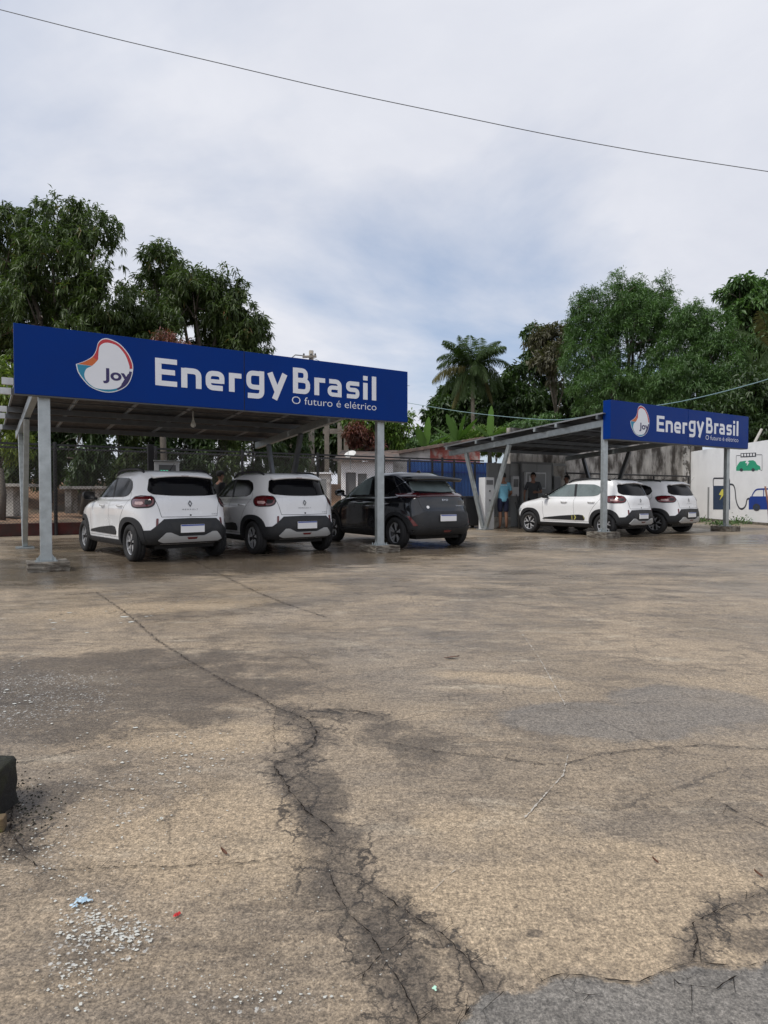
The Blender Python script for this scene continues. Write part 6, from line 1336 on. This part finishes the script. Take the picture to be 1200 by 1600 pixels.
sp = [(10, 68, .9, 1.0, .5, .4), (190, 66, .9, 1.0, .5, .5), (150, 48, .95, 1.2, .6, .35), (35, 38, .95, 1.3, .7, .4), (-25, 60, .9, 1.1, .6, .5), (30, -35, .85, 1.2, 1.1, .2), (150, -30, .85, 1.2, 1.1, .3), (-90, -30, .8, 1.2, 1.1, .25), (-70, 20, .9, 1.4, .8, .4), (170, 5, 1, 1.5, .9, .5), (115, 62, .9, .9, .4, .4), (75, 45, .9, 1.1, .4, .45), (180, 22, 1, 1.1, .9, .97), (200, 50, .95, 1.2, .5, .3), (160, 62, .9, .8, .4, .4), (100, 80, .75, .5, .3, .6), (60, 72, .9, .8, .3, .5), (20, 58, .95, 1.0, .4, .4), (-10, 42, .95, 1.2, .5, .3), (10, 15, .95, 1.4, .8, .5), (-30, 0, .9, 1.5, .9, .2), (200, -10, .9, 1.6, 1.0, .3), (230, -30, .9, 1.3, 1.0, .2), (175, -48, .95, .7, 1.2, .97), (-8, -25, .9, 1.5, 1.1, .98), (270, 30, .9, 1.4, .7, .4), (300, 55, .9, 1.2, .5, .3), (240, 60, .9, 1.2, .5, .35), (90, 40, .9, 1.3, .6, .3), (130, 30, .9, 1.3, .6, .4), (50, 20, .9, 1.4, .7, .3), (-60, -20, .8, 1.4, 1.0, .2), (140, 75, .8, .6, .3, .5)]
palm('lone coconut palm rising above the old red building in the middle of the skyline', 38, 738, 572, 0, sp, 2.8, 4)
sp2 = [(180, 35, 1, 1.0, .9, .5), (200, 10, 1, 1.0, 1.0, .3), (165, 60, 1, .9, .6, .6), (185, -15, .9, 1.0, 1.2, .2), (150, 20, .9, 1.2, .9, .4), (220, 30, .9, 1.2, .9, .4), (100, 60, .9, 1., .6, .4), (40, 40, .9, 1., .6, .4), (0, 30, .9, 1.1, .6, .4), (190, 75, .8, .6, .4, .97), (175, 0, 1, .5, 1.2, .7)]
palm('large coconut palm at the right edge with long fronds drooping into the photo', 31, 1215, 560, 0, sp2, 3.2, 5)
# banana plants: broad paddle leaves on a rib
def banana(label, Y, px, pyb, leaves, seed, zbase=1.2):
    random.seed(seed); c = at(px, pyb, Y); t = tag(empty('banana_plant', (c.x, Y, 0)), label, 'banana plant', 'banana plants behind the old building'); s = Y/FPX
    MB().tube([(0, 0, 0), (.02, 0, c.z*.6), (0, 0, c.z)], [.16, .13, .08], 10).build('stem', M['moss'], t, smooth=True)
    for (dx_, dy_, wpx, tw, val) in leaves:
        e = Vector((dx_*s*1.15, random.uniform(-.5, .3), -dy_*s*1.05)); wpx *= .95; val *= .55; L_ = e.length; q = dict(v=[], f=[], r=[]); n = 22; b = Vector((0, 0, c.z)); up = Vector((0, 0, 1)); side = Vector((math.cos(tw), math.sin(tw), 0))
        for i in range(n+1):
            k = i/n; ctr = b+e*k+Vector((0, 0, -.35*L_*.5*k*k*(0 if abs(dx_) < 8 else 1)))+Vector((dx_*s*.15*k*k, 0, 0)); wv = wpx*s*(math.sin(math.pi*min(1, .06+k*.94))**.55)*.5*(.15 if k < .12 else 1)*random.uniform(.82, 1.05)
            q['v'] += [tuple(ctr+side*wv+Vector((0, 0, -wv*.35))), tuple(ctr), tuple(ctr-side*wv+Vector((0, 0, -wv*.35)))]; q['r'] += [val, val+.1, val]
        for i in range(n):
            for j in (0, 1): q['f'].append((3*i+j, 3*i+j+1, 3*i+3+j+1, 3*i+3+j))
        frond_obj('leaf', q, LM['banana'], t)
banana('banana plant at the left end of the old tiled roof, nearest the nearer sign', 31.5, 664, 700, [(-10, -38, 16, .2, .7), (4, -46, 14, -.2, .85), (30, -26, 11, .5, .6), (-22, -22, 12, 1.0, .4), (16, -10, 10, .3, .5)], 3)
banana('banana plant with pale worn leaves under the coconut palm', 32.5, 715, 692, [(-14, -52, 16, .3, .35), (-6, -40, 12, -.8, .25), (22, -44, 12, .5, .3), (34, -32, 12, .1, .4), (-30, -30, 12, .6, .3), (8, -50, 8, .4, .5)], 4)
banana('banana plant with one upright lime green furled leaf, right of the coconut palm trunk', 32, 765, 684, [(2, -48, 13, .1, .98), (24, -24, 12, .5, .4), (-22, -26, 12, .5, .4), (32, -12, 12, .3, .3)], 5)
for i, (px, py, Y) in enumerate([(738, 684, 33.5), (775, 684, 33.5), (700, 696, 35), (810, 672, 35), (640, 696, 35), (850, 662, 36), (682, 696, 35.5)]):
    tree('shrub', ['pale green shrub under the coconut palm trunk', 'light green shrub at the right end of the old tiled roof', 'green shrub between two banana plants', 'green shrub beneath the dark leafy tree above the far roof', 'small green shrub beside the nearer sign', 'thin shrub beneath the bare brown tree', 'dark shrub behind the leftmost banana plant'][i], Y, px, .5, [(px-10, py, 15, 10), (px+10, py-4, 15, 11), (px, py+10, 22, 12)], LM['fresh' if i < 3 else 'green'], seed=80+i, clusters=260, per=10, Lr=(.18, .3), Wr=(.05, .09), gap=.25, trunk=.07, group='shrubs behind the old building')
# weeds and sapling at the foot of the white wall
for i, (px, py, h_) in enumerate([(1158, 816, .22), (1097, 813, .16), (1130, 818, .14), (1190, 812, .55)]):
    c = G(px, py+3); t = tag(empty('weed', (c.x-.1, c.y, 0)), ['low round weed at the foot of the white wall, under the green car mural', 'small weed at the corner of the white wall, behind the far right white car', 'small weed growing behind the footing of the far right post', 'taller leafy weed against the white wall at the right edge'][i], 'weed', 'weeds along the white wall')
    g = np.random.default_rng(90+i); n = 240 if i < 3 else 380; Cc = g.normal(0, 1, (n, 3))*np.array([.22, .12, .0])+np.array([0, 0, 0])+np.abs(g.normal(0, 1, (n, 1)))*np.array([[0, 0, h_*.5]]); Dd = Cc*np.array([2, 2, 0])+g.normal(0, .5, (n, 3))+np.array([0, 0, .6]); Dd /= np.linalg.norm(Dd, axis=1)[:, None]
    link('foliage', leaves_mesh('foliage', Cc, Dd, (.06, .14), (.03, .05), 3), LM['green'], t); MB().tube([(0, 0, 0), (0, 0, h_*.8)], [.012, .005], 5).build('stem', M['bark'], t)
c = G(1203, 826); tag(MB().tube([c, c+Vector((-.01, .1, .8)), c+Vector((-.05, .2, 1.35))], [.035, .03, .028], 7).build('stake', mat('reddish_wood', (.22, .10, .07), .8, var=.3), smooth=True), 'reddish wooden stake leaning on the white wall at the right edge', 'stake')
